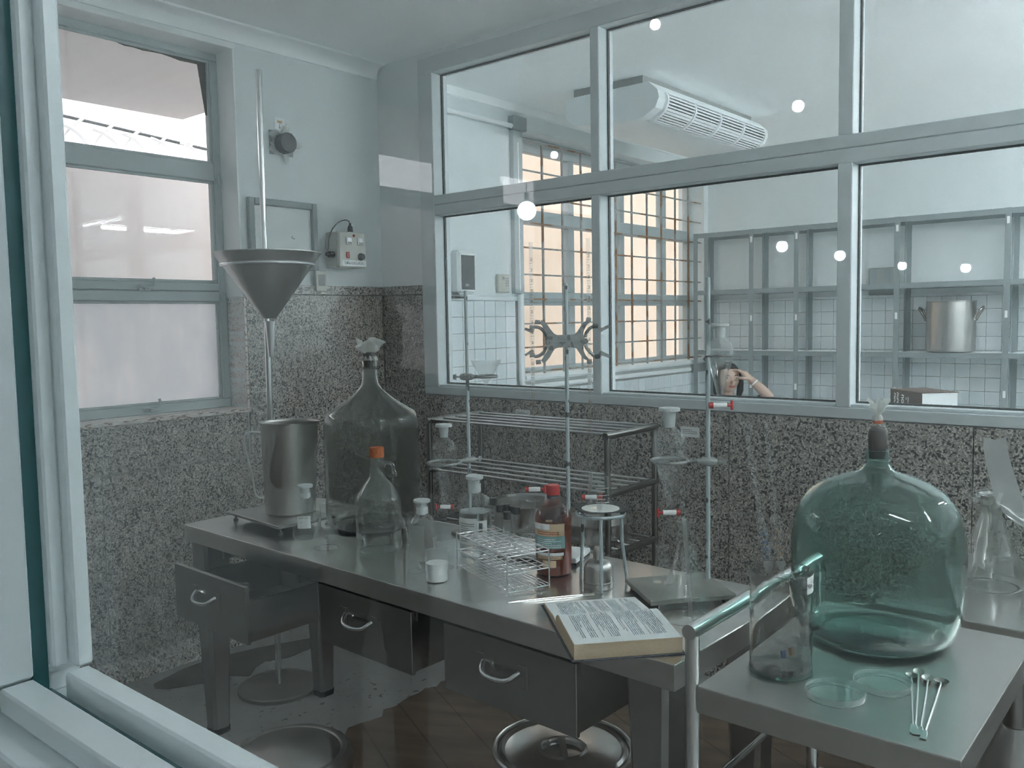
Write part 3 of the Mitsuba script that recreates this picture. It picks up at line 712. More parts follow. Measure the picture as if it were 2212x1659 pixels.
def basin(x, y, z, r, h, lab):
    p = [(0, z), (r * 0.86, z), (r * 0.9, z + 0.006), (r * 0.96, z + h - 0.004), (r + 0.012, z + h - 0.002), (r + 0.013, z + h + 0.003), (r + 0.004, z + h + 0.004), (r * 0.95, z + h - 0.006), (r * 0.885, z + 0.01), (r * 0.84, z + 0.004), (0, z + 0.004)]
    return solo('steel_basin', lathe(p, 48, (x, y, 0)), 'm_steel', lab, 'basin')
basin(-2.46, 3.02, 0.588, 0.165, 0.112, 'round steel basin on the lowest shelf of the rod rack, behind the black-capped tubes')
basin(-2.085, 3.02, 0.588, 0.150, 0.078, 'shallow round steel basin on the lowest rack shelf, behind the tripod')

# ---------------------------------------------------------------- drums and pots on the floor
def drum(x, y, r, zt):
    k = thing('steel_drum', 'round steel bin with domed polished lid on the floor in front of the desk', 'bin')
    obj('body', lathe([(0, FS), (r - 0.02, FS), (r - 0.015, FLOOR + 0.01), (r - 0.008, zt - 0.10), (r - 0.008, zt - 0.065), (0, zt - 0.065)], 64, (x, y, 0)), 'm_steel_dark', k)
    obj('lid', lathe([(0, zt - 0.062), (r - 0.004, zt - 0.062), (r + 0.002, zt - 0.058), (r + 0.003, zt - 0.035), (r - 0.002, zt - 0.016), (r - 0.015, zt - 0.006), (r - 0.028, zt - 0.006), (r - 0.034, zt - 0.010), (r * 0.75, zt - 0.002), (r * 0.5, zt + 0.007), (r * 0.25, zt + 0.012), (0, zt + 0.014)], 64, (x, y, 0)), 'm_brushed', k)
drum(-1.965, 1.36, 0.172, 0.36)
def pot(x, y, r, zt):
    k = thing('steel_pot', 'round steel pot with a recessed lid grip, under the right desk drawer', 'pot')
    obj('body', lathe([(0, FS), (r - 0.02, FS), (r - 0.012, FLOOR + 0.012), (r - 0.008, zt - 0.03), (r + 0.0, zt - 0.026), (r + 0.004, zt - 0.020), (r + 0.004, zt - 0.006), (r, zt - 0.001), (r - 0.006, zt - 0.001), (r - 0.01, zt - 0.007), (r - 0.012, zt - 0.025), (0, zt - 0.025)], 64, (x, y, 0)), 'm_steel', k)
    obj('lid', lathe([(0, zt - 0.0245), (r - 0.015, zt - 0.0245), (r - 0.013, zt - 0.008), (r - 0.022, zt - 0.003), (r - 0.03, zt - 0.010), (0.066, zt - 0.009), (0.060, zt - 0.004), (0.056, zt - 0.008), (0.05, zt - 0.022), (0, zt - 0.0235)], 64, (x, y, 0)), 'm_steel', k)
    a = math.radians(-48)
    obj('grip', xf(box(-0.057, 0.057, -0.009, 0.009, zt - 0.0075, zt - 0.004, 0.001), frame([math.cos(a), math.sin(a), 0], [-math.sin(a), math.cos(a), 0], [0, 0, 1], [x, y, 0])), 'm_brushed', k, False)
pot(-1.355, 1.80, 0.186, 0.385)
sf = thing('steel_funnel', 'large steel funnel standing upside down on the floor to the right of the trolley', 'funnel')
obj('stem', lathe([(0.0165, 0.60), (0.018, 0.60), (0.0185, 0.598), (0.027, 0.40), (0.0255, 0.40)], 32, (-0.435, 2.62, 0)), 'm_steel_dark', sf)
obj('cone', lathe([(0.026, 0.402), (0.03, 0.40), (0.05, 0.36), (0.17, FLOOR + 0.07), (0.175, FS), (0.172, FS), (0.165, FLOOR + 0.07), (0.046, 0.36)], 48, (-0.435, 2.62, 0)), 'm_brushed', sf)
# ---------------------------------------------------------------- glassware on the desk (z of the desk top = 0.78)
ZD = 0.7802
CAMDIR = lambda x, y: math.atan2(EYE[1] - y, EYE[0] - x)
def erlen(x, y, z, base, top, lab, group=None, neck=None, marks=True, th=0.0016):
    """base radius, [(r, z) ...] upper profile"""
    k = thing('conical_flask', lab, 'flask', group)
    o = [(base * 0.86, 0.0), (base * 0.97, 0.004), (base, 0.013), (base * 0.985, 0.020)] + neck
    pr_ = [(r, z + h) for r, h in o]
    obj('body', shell(pr_, th, th * 1.6, 48, (x, y, 0), dens=3), 'm_glass', k)
    if marks:
        a = CAMDIR(x, y)
        def rad(h):
            hh = [q[1] for q in o]; rr = [q[0] for q in o]; return float(np.interp(h, hh, rr))
        zn = neck[0][1]
        ms = []
        for i in range(5):
            h = 0.025 + i * (zn * 0.7 - 0.025) / 4; R = rad(h) + 0.0006
            ms.append(wrap_patch(R, a - 0.10, a + 0.16, h, h + 0.0009, (x, y, z), 6, 0.0003))
        obj('graduations', cat(ms), 'm_white_bright', k)
    return k
erlen(-2.302, 1.768, ZD, 0.0477, None, 'small clear conical flask in front of the steel jug, beside the labelled stoppered bottle', neck=[(0.0185, 0.105), (0.0163, 0.113), (0.0163, 0.146), (0.019, 0.1505), (0.0222, 0.1535)])
erlen(-1.766, 2.198, ZD + 0.024, 0.043, None, 'clear conical flask under the left burette tip, half hidden by the amber bottle', neck=[(0.020, 0.080), (0.0183, 0.088), (0.0183, 0.120), (0.021, 0.124), (0.0225, 0.126)])
erlen(-1.453, 2.086, ZD, 0.036, None, 'slim clear conical flask standing under the gauze behind the metal spirit lamp', neck=[(0.017, 0.112), (0.0151, 0.120), (0.0151, 0.152), (0.018, 0.156), (0.0206, 0.159)])
erlen(-1.181, 2.029, ZD + 0.0255, 0.029, None, 'smallest clear conical flask, standing on the dark stand base plate', neck=[(0.0160, 0.072), (0.0145, 0.079), (0.0145, 0.093), (0.017, 0.0965), (0.0182, 0.099)])
big = erlen(-1.029, 1.883, ZD, 0.0724, None, 'large clear conical flask with a glass tube in it, behind the open book', neck=[(0.0235, 0.168), (0.0206, 0.181), (0.0205, 0.232), (0.0225, 0.239), (0.0247, 0.243)])
def glass_rod(p, q, r, lab, name='glass_tube', hollow=True):
    L = np.linalg.norm(np.array(q) - np.array(p))
    if hollow:
        m = lathe([(r, 0), (r, L)], 20)
    else:
        m = lathe([(0, -r * 0.6), (r * 0.7, -r * 0.3), (r, 0.001), (r, L - 0.001), (r * 0.7, L), (0, L + r * 0.5)], 20)
    return solo(name, xf(m, align(p, q)), 'm_glass' if hollow else 'm_glass_solid', lab, 'glass rod')
glass_rod([-0.998, 1.850, ZD + 0.006], [-1.0385, 1.880, 1.112], 0.0052, 'straight glass tube standing in the large conical flask behind the open book')

def bottle(x, y, prof, t, m, lab, name='reagent_bottle', c='bottle'):
    k = thing(name, lab, c)
    obj('body', shell([(r, ZD + h) for r, h in prof], t, t * 1.8, 56, (x, y, 0), dens=4), m, k)
    return k
def stopper(k, x, y, z0, rn, rd, h0, h1, m='m_ground'):
    """ground-glass stopper: plug of radius rn from z0 and a disc of radius rd from h0 to h1"""
    obj('stopper', lathe([(0, z0), (rn * 0.9, z0), (rn, h0 - 0.006), (rn * 0.8, h0 - 0.001), (rd * 0.96, h0), (rd, h0 + 0.002), (rd, h1 - 0.002), (rd * 0.92, h1), (0, h1)], 40, (x, y, 0)), m, k)
def sleeve(k, x, y, r, z0, z1):
    obj('ground_neck', lathe([(r + 0.0003, z0), (r + 0.0010, z0 + 0.001), (r + 0.0010, z1 - 0.001), (r + 0.0003, z1)], 40, (x, y, 0)), 'm_ground', k)
# bottle beside the jug
x, y = -2.480, 1.821
k = bottle(x, y, [(0.043, 0), (0.0475, 0.005), (0.0495, 0.012), (0.0503, 0.095), (0.048, 0.109), (0.039, 0.121), (0.024, 0.131), (0.0185, 0.136), (0.0178, 0.141), (0.0178, 0.158), (0.0205, 0.161), (0.0205, 0.165)], 0.002, 'm_glass', 'clear stoppered reagent bottle with a small white label, standing against the steel jug')
stopper(k, x, y, ZD + 0.136, 0.0148, 0.0275, ZD + 0.175, ZD + 0.184); sleeve(k, x, y, 0.0178, ZD + 0.139, ZD + 0.157)
a = CAMDIR(x, y)
obj('label_paper', wrap_patch(0.0508, a - 0.62, a + 0.30, 0.040, 0.083, (x, y, ZD), 14), 'm_paper', k, label='white paper label')
obj('label_print', wrap_text(cat([text('SAMPLE NO.', 0.0042, np.eye(4), 0.0002, cx=True), move(text('ml', 0.003, np.eye(4), 0.0002, cx=True), -0.008, -0.014, 0)]), 0.0508, a - 0.16, 0.0745, (x, y, ZD)), 'm_ink', k)
# large jug bottle with the orange cap
x, y = -2.141, 1.857
k = bottle(x, y, [(0.062, 0), (0.071, 0.006), (0.0755, 0.02), (0.0755, 0.035), (0.0735, 0.05), (0.0755, 0.07), (0.0762, 0.156), (0.0735, 0.172), (0.065, 0.190), (0.049, 0.213), (0.034, 0.232), (0.0255, 0.247), (0.0215, 0.264), (0.0195, 0.29), (0.0195, 0.309)], 0.0028, 'm_glass_bottle', 'big clear glass jug bottle with orange screw cap and finger ring', 'jug_bottle')
obj('cap', lathe([(0, ZD + 0.339), (0.0225, ZD + 0.339), (0.024, ZD + 0.337), (0.0243, ZD + 0.306), (0.0205, ZD + 0.306), (0.0205, ZD + 0.334), (0, ZD + 0.334)][::-1], 48, (x, y, 0)), 'm_orange_cap', k, label='orange screw cap')
e = np.array([0.766, 0.642, 0]); o = np.array([x, y, ZD])
pts = [o + e * a_ + np.array([0, 0, b_]) for a_, b_ in ((0.021, 0.276), (0.032, 0.287), (0.046, 0.285), (0.054, 0.272), (0.056, 0.259), (0.061, 0.248), (0.048, 0.246), (0.036, 0.243))]
obj('finger_ring', tube(spline(pts, 26), [0.0052] * 22 + [0.0046] * 4, 10), 'm_glass_solid', k)
# big pale carboy
x, y = -2.428, 2.084
k = thing('glass_carboy', 'large pale green glass carboy with plastic-wrapped dark bung, behind the orange-capped jug bottle', 'carboy')
o = [(0.135, 0), (0.158, 0.006), (0.169, 0.022), (0.1725, 0.05), (0.1735, 0.35), (0.1716, 0.381), (0.1650, 0.409), (0.140, 0.431), (0.112, 0.449), (0.0869, 0.466), (0.0551, 0.4925), (0.0375, 0.512), (0.030, 0.53), (0.0275, 0.548), (0.0268, 0.575), (0.0295, 0.577), (0.0295, 0.582), (0.0268, 0.584), (0.0268, 0.609)]
obj('body', thick_shell([(r, ZD + h) for r, h in o], 0.0036, 0.010, 72, (x, y, 0)), 'm_glass_carboy', k)
obj('bung', lathe([(0, ZD + 0.577), (0.019, ZD + 0.577), (0.0215, ZD + 0.612), (0.0215, ZD + 0.632), (0.019, ZD + 0.636), (0, ZD + 0.636)], 28, (x, y, 0)), 'm_darkgrey', k)
def crumple(c, R, H, seed, flare=0.5, n=30, rows=12):
    """a gathered piece of plastic film"""
    r = np.random.default_rng(seed); V = []; F = []
    for i in range(rows):
        t = i / (rows - 1)
        for j in range(n):
            a_ = 2 * np.pi * j / n
            w = 1 + 0.35 * math.sin(5 * a_ + seed) * t + 0.22 * math.sin(9 * a_ + 2.1 * seed + 4 * t)
            rad = R * (0.95 - 0.45 * math.exp(-((t - 0.35) / 0.16) ** 2) + flare * max(0, t - 0.4)) * w
            V.append([c[0] + rad * math.cos(a_), c[1] + rad * math.sin(a_), c[2] + H * t * (1 + 0.25 * math.sin(3 * a_ + seed) * t) + r.uniform(-1, 1) * 0.0015])
    for i in range(rows - 1):
        for j in range(n):
            p, q = i * n + j, i * n + (j + 1) % n
            F += [[p, q, q + n], [p, q + n, p + n]]
    return TM(V, F)
obj('plastic_film', crumple((x, y, ZD + 0.606), 0.0285, 0.068, 3, 0.9), 'm_plastic_wrap', k, True, label='crumpled clear plastic film')
obj('film_knot', cat([ball((x - 0.010, y - 0.008, ZD + 0.668), (0.010, 0.010, 0.008)), bar([x - 0.012, y - 0.008, ZD + 0.655], [x - 0.004, y - 0.004, ZD + 0.652], 0.003)]), 'm_plastic_wrap', k)
# wide conical beaker with a glass rod
x, y = -1.866, 1.761
k = thing('conical_beaker', 'wide-mouthed conical glass with a leaning glass rod, left of the milky beaker', 'beaker')
obj('body', shell([(r, ZD + h) for r, h in [(0.028, 0), (0.0318, 0.003), (0.0325, 0.010), (0.0285, 0.055), (0.0262, 0.085), (0.0258, 0.120), (0.0275, 0.128), (0.0288, 0.1305)]], 0.0016, 0.003, 48, (x, y, 0)), 'm_glass', k)
glass_rod([-1.846, 1.757, ZD + 0.008], [-1.906, 1.7215, 0.985], 0.0042, 'thin glass stirring rod leaning in the wide-mouthed conical glass', 'glass_rod', False)
# second stoppered bottle
x, y = -1.944, 1.866
k = bottle(x, y, [(0.036, 0), (0.041, 0.005), (0.0432, 0.012), (0.0436, 0.105), (0.042, 0.117), (0.035, 0.128), (0.024, 0.137), (0.0182, 0.142), (0.0172, 0.147), (0.0172, 0.168), (0.020, 0.171), (0.020, 0.175)], 0.002, 'm_glass', 'clear stoppered reagent bottle without a label, right of the orange-capped jug')
stopper(k, x, y, ZD + 0.142, 0.0143, 0.0268, ZD + 0.1805, ZD + 0.189); sleeve(k, x, y, 0.0172, ZD + 0.145, ZD + 0.167)
def beaker(x, y, z, r, h, lab, group=None, spout_a=None, th=0.0014, name='beaker'):
    k = thing(name, lab, 'beaker', group)
    o = [(r * 0.9, z), (r * 0.985, z + 0.003), (r, z + 0.008), (r, z + h - 0.012), (r * 1.01, z + h - 0.006), (r * 1.07, z + h - 0.0015), (r * 1.085, z + h)]
    obj('body', shell(o, th, th * 1.6, 48, (x, y, 0), spout=(spout_a, z + h, r * 0.28, 0.22, 0.02) if spout_a is not None else None), 'm_glass', k)
    return k
# milky beaker
x, y = -1.747, 1.729; a = CAMDIR(x, y)
k = beaker(x, y, ZD, 0.0328, 0.0868, 'small beaker half full of milky liquid at the front edge of the desk', None, a + 2.2)
obj('liquid', lathe([(0, ZD + 0.0025), (0.0302, ZD + 0.0025), (0.0309, ZD + 0.006), (0.0309, ZD + 0.053), (0.030, ZD + 0.0538), (0, ZD + 0.0538)], 40, (x, y, 0)), 'm_milk', k, label='milky white liquid')
obj('white_panel', wrap_patch(0.0332, a + 0.12, a + 0.62, 0.024, 0.040, (x, y, ZD), 8), 'm_white_bright', k)
obj('graduations', cat([wrap_patch(0.0332, a + 0.10, a + (0.5 if i % 2 else 0.65), h, h + 0.0012, (x, y, ZD), 6) for i, h in enumerate((0.044, 0.050, 0.056, 0.062))]), 'm_white_bright', k)
beaker(-1.825, 1.839, ZD, 0.0326, 0.0885, 'empty clear beaker behind the milky one, left of the wire rack', None, None)
# large stoppered bottle with liquid
x, y = -1.842, 2.000; a = CAMDIR(x, y)
k = bottle(x, y, [(0.045, 0), (0.0505, 0.005), (0.0520, 0.012), (0.0524, 0.160), (0.0495, 0.178), (0.041, 0.187), (0.0285, 0.194), (0.0200, 0.199), (0.0188, 0.205), (0.0188, 0.231), (0.0215, 0.234), (0.0215, 0.239)], 0.002, 'm_glass', 'largest stoppered reagent bottle, half full, with wide white label, behind the wire rack')
stopper(k, x, y, ZD + 0.20, 0.0158, 0.0280, ZD + 0.2445, ZD + 0.2555); sleeve(k, x, y, 0.0188, ZD + 0.203, ZD + 0.230)
obj('liquid', lathe([(0, ZD + 0.0042), (0.049, ZD + 0.0042), (0.0500, ZD + 0.014), (0.0502, ZD + 0.142), (0, ZD + 0.1425)], 48, (x, y, 0)), 'm_water', k)
obj('label_paper', wrap_patch(0.0530, a - 1.25, a + 0.10, 0.045, 0.128, (x, y, ZD), 20), 'm_paper', k, label='white printed label')
obj('label_paper', wrap_patch(0.0530, a + 0.11, a + 0.75, 0.050, 0.120, (x, y, ZD), 12), 'm_paper', k)
obj('label_mark', wrap_patch(0.0536, a + 0.20, a + 0.42, 0.085, 0.113, (x, y, ZD), 6), 'm_darkgrey', k)
lp = ruled(0.052, 0.062, 9, 5); lp.vertices[:, 0] -= 0.026
obj('label_print', wrap_text(lp, 0.0532, a - 0.55, 0.052, (x, y, ZD)), 'm_grey', k)
# amber bottle
x, y = -1.524, 1.992; a = CAMDIR(x, y)
k = bottle(x, y, [(0.046, 0), (0.051, 0.005), (0.0528, 0.014), (0.0540, 0.16), (0.0525, 0.172), (0.0455, 0.187), (0.031, 0.203), (0.0195, 0.2145), (0.0158, 0.222), (0.0156, 0.245)], 0.0022, 'm_glass_amber', 'amber glass bottle with a red cap and printed chemical label, right of the wire rack', 'amber_bottle')
obj('contents', lathe([(0, ZD + 0.0045), (0.049, ZD + 0.0045), (0.0500, ZD + 0.016), (0.0512, ZD + 0.135), (0, ZD + 0.1352)], 40, (x, y, 0)), 'm_label_brown', k, label='dark contents seen through the amber glass')
obj('cap', lathe([(0, ZD + 0.262), (0.0175, ZD + 0.262), (0.0192, ZD + 0.2605), (0.0197, ZD + 0.257), (0.0197, ZD + 0.2335), (0.0165, ZD + 0.2335), (0.0165, ZD + 0.256), (0, ZD + 0.256)][::-1], 48, (x, y, 0)), 'm_red', k, label='red screw cap')
obj('cap_ribs', cat([box(-0.0006, 0.0006, -0.0004, 0.0004, ZD + 0.236, ZD + 0.2565).apply_transform(trimesh.transformations.rotation_matrix(t, [0, 0, 1])).apply_translation([x + 0.0199 * math.cos(t), y + 0.0199 * math.sin(t), 0]) for t in np.arange(36) * 2 * np.pi / 36]), 'm_red', k, False)
obj('cap_ring', lathe([(0.0159, ZD + 0.222), (0.0185, ZD + 0.223), (0.0185, ZD + 0.230), (0.0159, ZD + 0.231)], 40, (x, y, 0)), 'm_darkgrey', k)
c = (x, y, ZD); R = 0.0546; q = lambda n, m, a0, a1, z0, z1, dr_=0.0, lb=None: obj(n, wrap_patch(R + dr_, a + a0, a + a1, z0, z1, c, 20), m, k, label=lb)
q('label_band', 'm_label_orange', -1.30, 0.62, 0.121, 0.157, 0, 'pale orange label band'); q('label_band', 'm_white_bright', -1.30, -0.20, 0.140, 0.157, 0.0006, 'white label band'); q('label_band', 'm_label_teal', -1.28, 0.64, 0.085, 0.1205, 0, 'teal label band')
q('label_band', 'm_white', -1.05, 0.55, 0.064, 0.073, 0); q('label_band', 'm_label_brown', -1.05, 0.50, 0.053, 0.0635, 0); q('label_band', 'm_label_orange', -0.62, 0.12, 0.030, 0.050, 0)
q('tag', 'm_label_orange', -0.40, -0.05, 0.163, 0.170, 0.0004)
wt = lambda s, h, aa, z, m, dr_=0.0008, bold=False: obj('label_print', wrap_text(text(s, h, np.eye(4), 0.0002, bold, cx=True), R + dr_, a + aa, z, c), m, k)
wt('D 0.1', 0.0048, -0.225, 0.1642, 'm_ink', 0.0010, True)
lp = ruled(0.078, 0.028, 5, 8); lp.vertices[:, 0] -= 0.039
obj('label_print', wrap_text(lp, R + 0.0006, a - 0.30, 0.087, c), 'm_tile2', k)
lp = ruled(0.070, 0.012, 2, 9); lp.vertices[:, 0] -= 0.035
obj('label_print', wrap_text(lp, R + 0.0006, a - 0.34, 0.124, c), 'm_redbrown', k)
lp = ruled(0.072, 0.010, 2, 10); lp.vertices[:, 0] -= 0.036
obj('label_print', wrap_text(lp, R + 0.0006, a - 0.28, 0.0532, c), 'm_label_orange', k)

# ---------------------------------------------------------------- wire test-tube rack and its tubes
A_, B_, C_ = np.array([-1.780, 1.849]), np.array([-1.492, 1.743]), np.array([-1.456, 1.871])
u = (B_ - A_); LU = np.linalg.norm(u); u /= LU
v = np.array([-u[1], u[0]]); LV = 0.133
W = lambda s, t, z: [A_[0] + u[0] * s + v[0] * t, A_[1] + u[1] * s + v[1] * t, z]
k = thing('test_tube_rack', 'three-tier wire test tube rack in the middle of the desk', 'test tube rack')
for s, t in ((0, 0), (LU, 0), (LU, LV), (0, LV)):
    obj('corner_wire', tube([W(s, t, ZD + 0.0005), W(s, t, 0.889)], 0.0022, 8), 'm_chrome', k, 40)
for z in (0.789, 0.838, 0.887):
    for s in (0, LU): obj('end_wire', tube([W(s, 0, z), W(s, LV, z)], 0.0021, 8), 'm_chrome', k, 40)
    nl = 6 if z > 0.8 else 11
    for i in range(nl): obj('long_wire', tube([W(0, LV * i / (nl - 1), z + 0.003), W(LU, LV * i / (nl - 1), z + 0.003)], 0.0017, 7), 'm_chrome', k, 40)
    for i in range(1, 10): obj('cross_wire', tube([W(LU * i / 10, 0, z), W(LU * i / 10, LV, z)], 0.0014, 6), 'm_chrome', k, 40)
for i, (x, y, zt) in enumerate(((-1.7170, 1.9470, 0.988), (-1.6700, 1.9230, 0.977), (-1.6685, 1.9500, 0.975), (-1.6370, 1.9400, 0.975), (-1.6030, 1.8760, 0.973), (-1.6130, 1.9310, 0.976))):
    k = thing('test_tube', 'black-capped test tube, ' + ('leftmost and farthest back of the six in the wire rack', 'second from the left of the six in the wire rack', 'back one in the middle of the six in the wire rack', 'back one second from the right of the six in the rack', 'front one with the lowest cap of the six in the rack', 'rightmost of the six in the wire rack')[i], 'test tube', 'black capped test tubes')
    zb = 0.7935; r = 0.0098
    o = [(0.001, zb), (r * 0.5, zb + 0.0014), (r * 0.86, zb + 0.005), (r, zb + 0.0105), (r, zt - 0.018)]
    obj('body', lathe([(0, zb)] + o[1:], 24, (x, y, 0)), 'm_glass', k)
    obj('cap', lathe([(0, zt), (0.0100, zt), (0.0110, zt - 0.001), (0.0112, zt - 0.0215), (0.0101, zt - 0.0215), (0.0101, zt - 0.0178), (0, zt - 0.0178)][::-1], 28, (x, y, 0)), 'm_black', k, label='black screw cap')

# ---------------------------------------------------------------- steel jug on the balance pan
bp = thing('bench_scale', 'flat bench scale with a steel pan at the left end of the desk', 'scale')
pa, pb = np.array([-2.923, 1.790]), np.array([-2.529, 1.758])
su = (pb - pa) / np.linalg.norm(pb - pa); sv = np.array([-su[1], su[0]])
S = lambda m: xf(m, frame([su[0], su[1], 0], [sv[0], sv[1], 0], [0, 0, 1], [pa[0], pa[1], 0]))
LS, DS = 0.365, 0.235
obj('pan', S(box(0, LS, 0, DS, 0.812, 0.816, 0.0015)), 'm_brushed', bp, False)
obj('pan_rim', S(cat([box(0, LS, 0, 0.002, 0.806, 0.8125), box(0, LS, DS - 0.002, DS, 0.806, 0.8125), box(0, 0.002, 0, DS, 0.806, 0.8125), box(LS - 0.002, LS, 0, DS, 0.806, 0.8125)])), 'm_steel_dark', bp, False)
obj('base', S(box(0.04, LS - 0.04, 0.035, DS - 0.035, ZD + 0.012, 0.8115, 0.004)), 'm_black', bp, False)
for s, t in ((0.02, 0.02), (LS - 0.02, 0.02), (0.02, DS - 0.02), (LS - 0.02, DS - 0.02)):
    q_ = pa + su * s + sv * t
    obj('foot', lathe([(0, ZD), (0.009, ZD), (0.009, ZD + 0.008), (0.004, ZD + 0.010), (0.004, 0.8118), (0, 0.8118)], 14, (q_[0], q_[1], 0)), 'm_darkgrey', bp)
x, y = -2.731, 1.936
k = thing('steel_jug', 'tall stainless steel jug with a wire handle standing on the bench scale', 'jug')
pf = [(0, 0.8165), (0.088, 0.8165), (0.0925, 0.820), (0.0935, 0.828), (0.0985, 1.148), (0.1015, 1.156), (0.1025, 1.158), (0.1025, 1.1595), (0.1000, 1.158), (0.0970, 1.148), (0.0920, 0.830), (0.088, 0.8205), (0, 0.8195)]
e_sp = math.atan2(0.642, 0.766)
obj('body', lathe(pf, 64, (0, 0, 0), spout=(e_sp, 1.158, 0.022, 0.24, 0.06)).apply_translation([x, y, 0]), 'm_brushed', k)
obj('rim', ring(0.1025, 0.0022, (x, y, 1.1575), 56), 'm_chrome', k, True) if False else None
e = -np.array([0.766, 0.642, 0])
pts = [np.array([x, y, 0]) + e * a_ + np.array([0, 0, z_]) for a_, z_ in ((0.098, 1.120), (0.140, 1.120), (0.158, 1.113), (0.163, 1.095), (0.150, 1.00), (0.133, 0.90), (0.128, 0.880), (0.118, 0.872), (0.094, 0.874))]
obj('handle', tube(spline(pts, 44), 0.0042, 10), 'm_chrome', k)

# ---------------------------------------------------------------- pole with the big steel funnel
px_, py_ = -3.10, 2.106
k = thing('support_pole', 'tall polished steel pole whose ring holds the conical steel funnel', 'stand')
obj('pole', tube([[px_, py_, FLOOR + 0.022], [px_ + 0.02, py_ + 0.0, 2.55]], 0.0125, 20), 'm_chrome', k, 40)
obj('base', lathe([(0, FLOOR), (0.17, FLOOR), (0.17, FLOOR + 0.014), (0.16, FLOOR + 0.02), (0, FLOOR + 0.022)], 40, (px_, py_, 0)), 'm_steel_dark', k)
fx, fy = -2.89, 1.985
zr = 1.752; rr_ = 0.1735
obj('ring', ring(rr_, 0.0062, (fx, fy, zr), 56, 10), 'm_chrome', k, True)
d_ = np.array([fx - px_ - 0.013, fy - py_]); d_ /= np.linalg.norm(d_)
obj('arm', bar([px_ + 0.013 + d_[0] * 0.01, py_ + d_[1] * 0.01, zr], [fx - d_[0] * rr_, fy - d_[1] * rr_, zr], 0.0065, 12), 'm_chrome', k)
obj('clamp', cat([bar([px_ + 0.013, py_, zr - 0.022], [px_ + 0.013, py_, zr + 0.022], 0.021, 16), bar([px_ + 0.0, py_ + 0.02, zr], [px_ - 0.01, py_ + 0.045, zr], 0.006)]), 'm_steel_dark', k)
k = thing('cone_funnel', 'big conical steel funnel hanging in the ring of the tall pole above the jug', 'funnel')
FZ = [(0.0095, 1.396), (0.0098, 1.396), (0.0205, 1.535), (0.024, 1.546), (0.178, 1.7605), (0.2035, 1.7945), (0.2065, 1.7945), (0.2065, 1.7975), (0.2030, 1.7975), (0.1765, 1.7625), (0.0225, 1.548), (0.0190, 1.536), (0.0083, 1.396), (0.0095, 1.396)]
obj('cone', lathe(FZ[3:11] + [FZ[3]], 72, (fx, fy, 0)), 'm_brushed', k, 40); obj('spout', lathe([FZ[0]] + FZ[1:3] + [(0.0190, 1.5355), (0.0083, 1.396), (0.0095, 1.396)], 32, (fx, fy, 0)), 'm_chrome', k, 40)

# ---------------------------------------------------------------- retort stands
def stand_rod(k, x, y, z0, z1, r=0.0062):
    obj('rod', cat([tube([[x, y, z0], [x, y, z1 - 0.002]], r, 16), lathe([(r, z1 - 0.002), (r * 0.7, z1), (0, z1)], 16, (x, y, 0))]), 'm_rod', k, 40)
def ring_arm(k, x, y, z, cx, cy, R, t=0.0052, screw=None):
    obj('ring', ring(R, t, (cx, cy, z), 44, 10), 'm_cast', k, True)
    d = np.array([cx - x, cy - y]); L = np.linalg.norm(d); d /= L; n_ = np.array([-d[1], d[0]])
    P = [[x + d[0] * s, y + d[1] * s, z] for s in (-0.026, -0.02, -0.004, 0.012, 0.024, L - R)]
    obj('boss', tube(P, [0.007, 0.011, 0.0135, 0.0115, 0.0068, 0.0055], 14), 'm_cast', k)
    s = -d if screw is None else np.array(screw)
    q0 = np.array([x, y]) + s * 0.022; q1 = q0 + s * 0.016
    obj('screw', cat([bar([q0[0], q0[1], z], [q1[0], q1[1], z], 0.0035, 10), hullm([[q1[0] + s[0] * a_ + 0.002 * b_ * s[1], q1[1] + s[1] * a_ - 0.002 * b_ * s[0], z + c_] for a_ in (0, 0.012) for b_ in (-1, 1) for c_ in (-0.011 + a_ * .3, 0.011 - a_ * .3)])]), 'm_cast', k)
def stopcock(k, x, y, z, ax, red_side=1, half=0.011, bore=0.0105, white=True):
    """horizontal barrel along ax with a plug: white body, red handle and red nut"""
    ax = np.array(ax, float); ax /= np.linalg.norm(ax); c = np.array([x, y, z])
    bx_ = frame(ax, np.cross([0, 0, 1], ax), [0, 0, 1], c)
    cyl = lambda a, b, r, r2=None: bar(c + ax * a, c + ax * b, r, 18, r2)
    obj('barrel', cyl(-0.018, 0.018, 0.0072), 'm_white_bright', k, label='white stopcock barrel')
    obj('tap_nut', cyl(0.0185, 0.029, 0.0085), 'm_red', k, label='red nut')
    obj('tap_handle', cat([cyl(-0.030, -0.0185, 0.0042), xf(box(-0.036, -0.029, -0.004, 0.004, -0.013, 0.013, 0.002), bx_)]), 'm_red', k, label='red tap handle')
right = np.array([0.766, 0.642, 0.0])
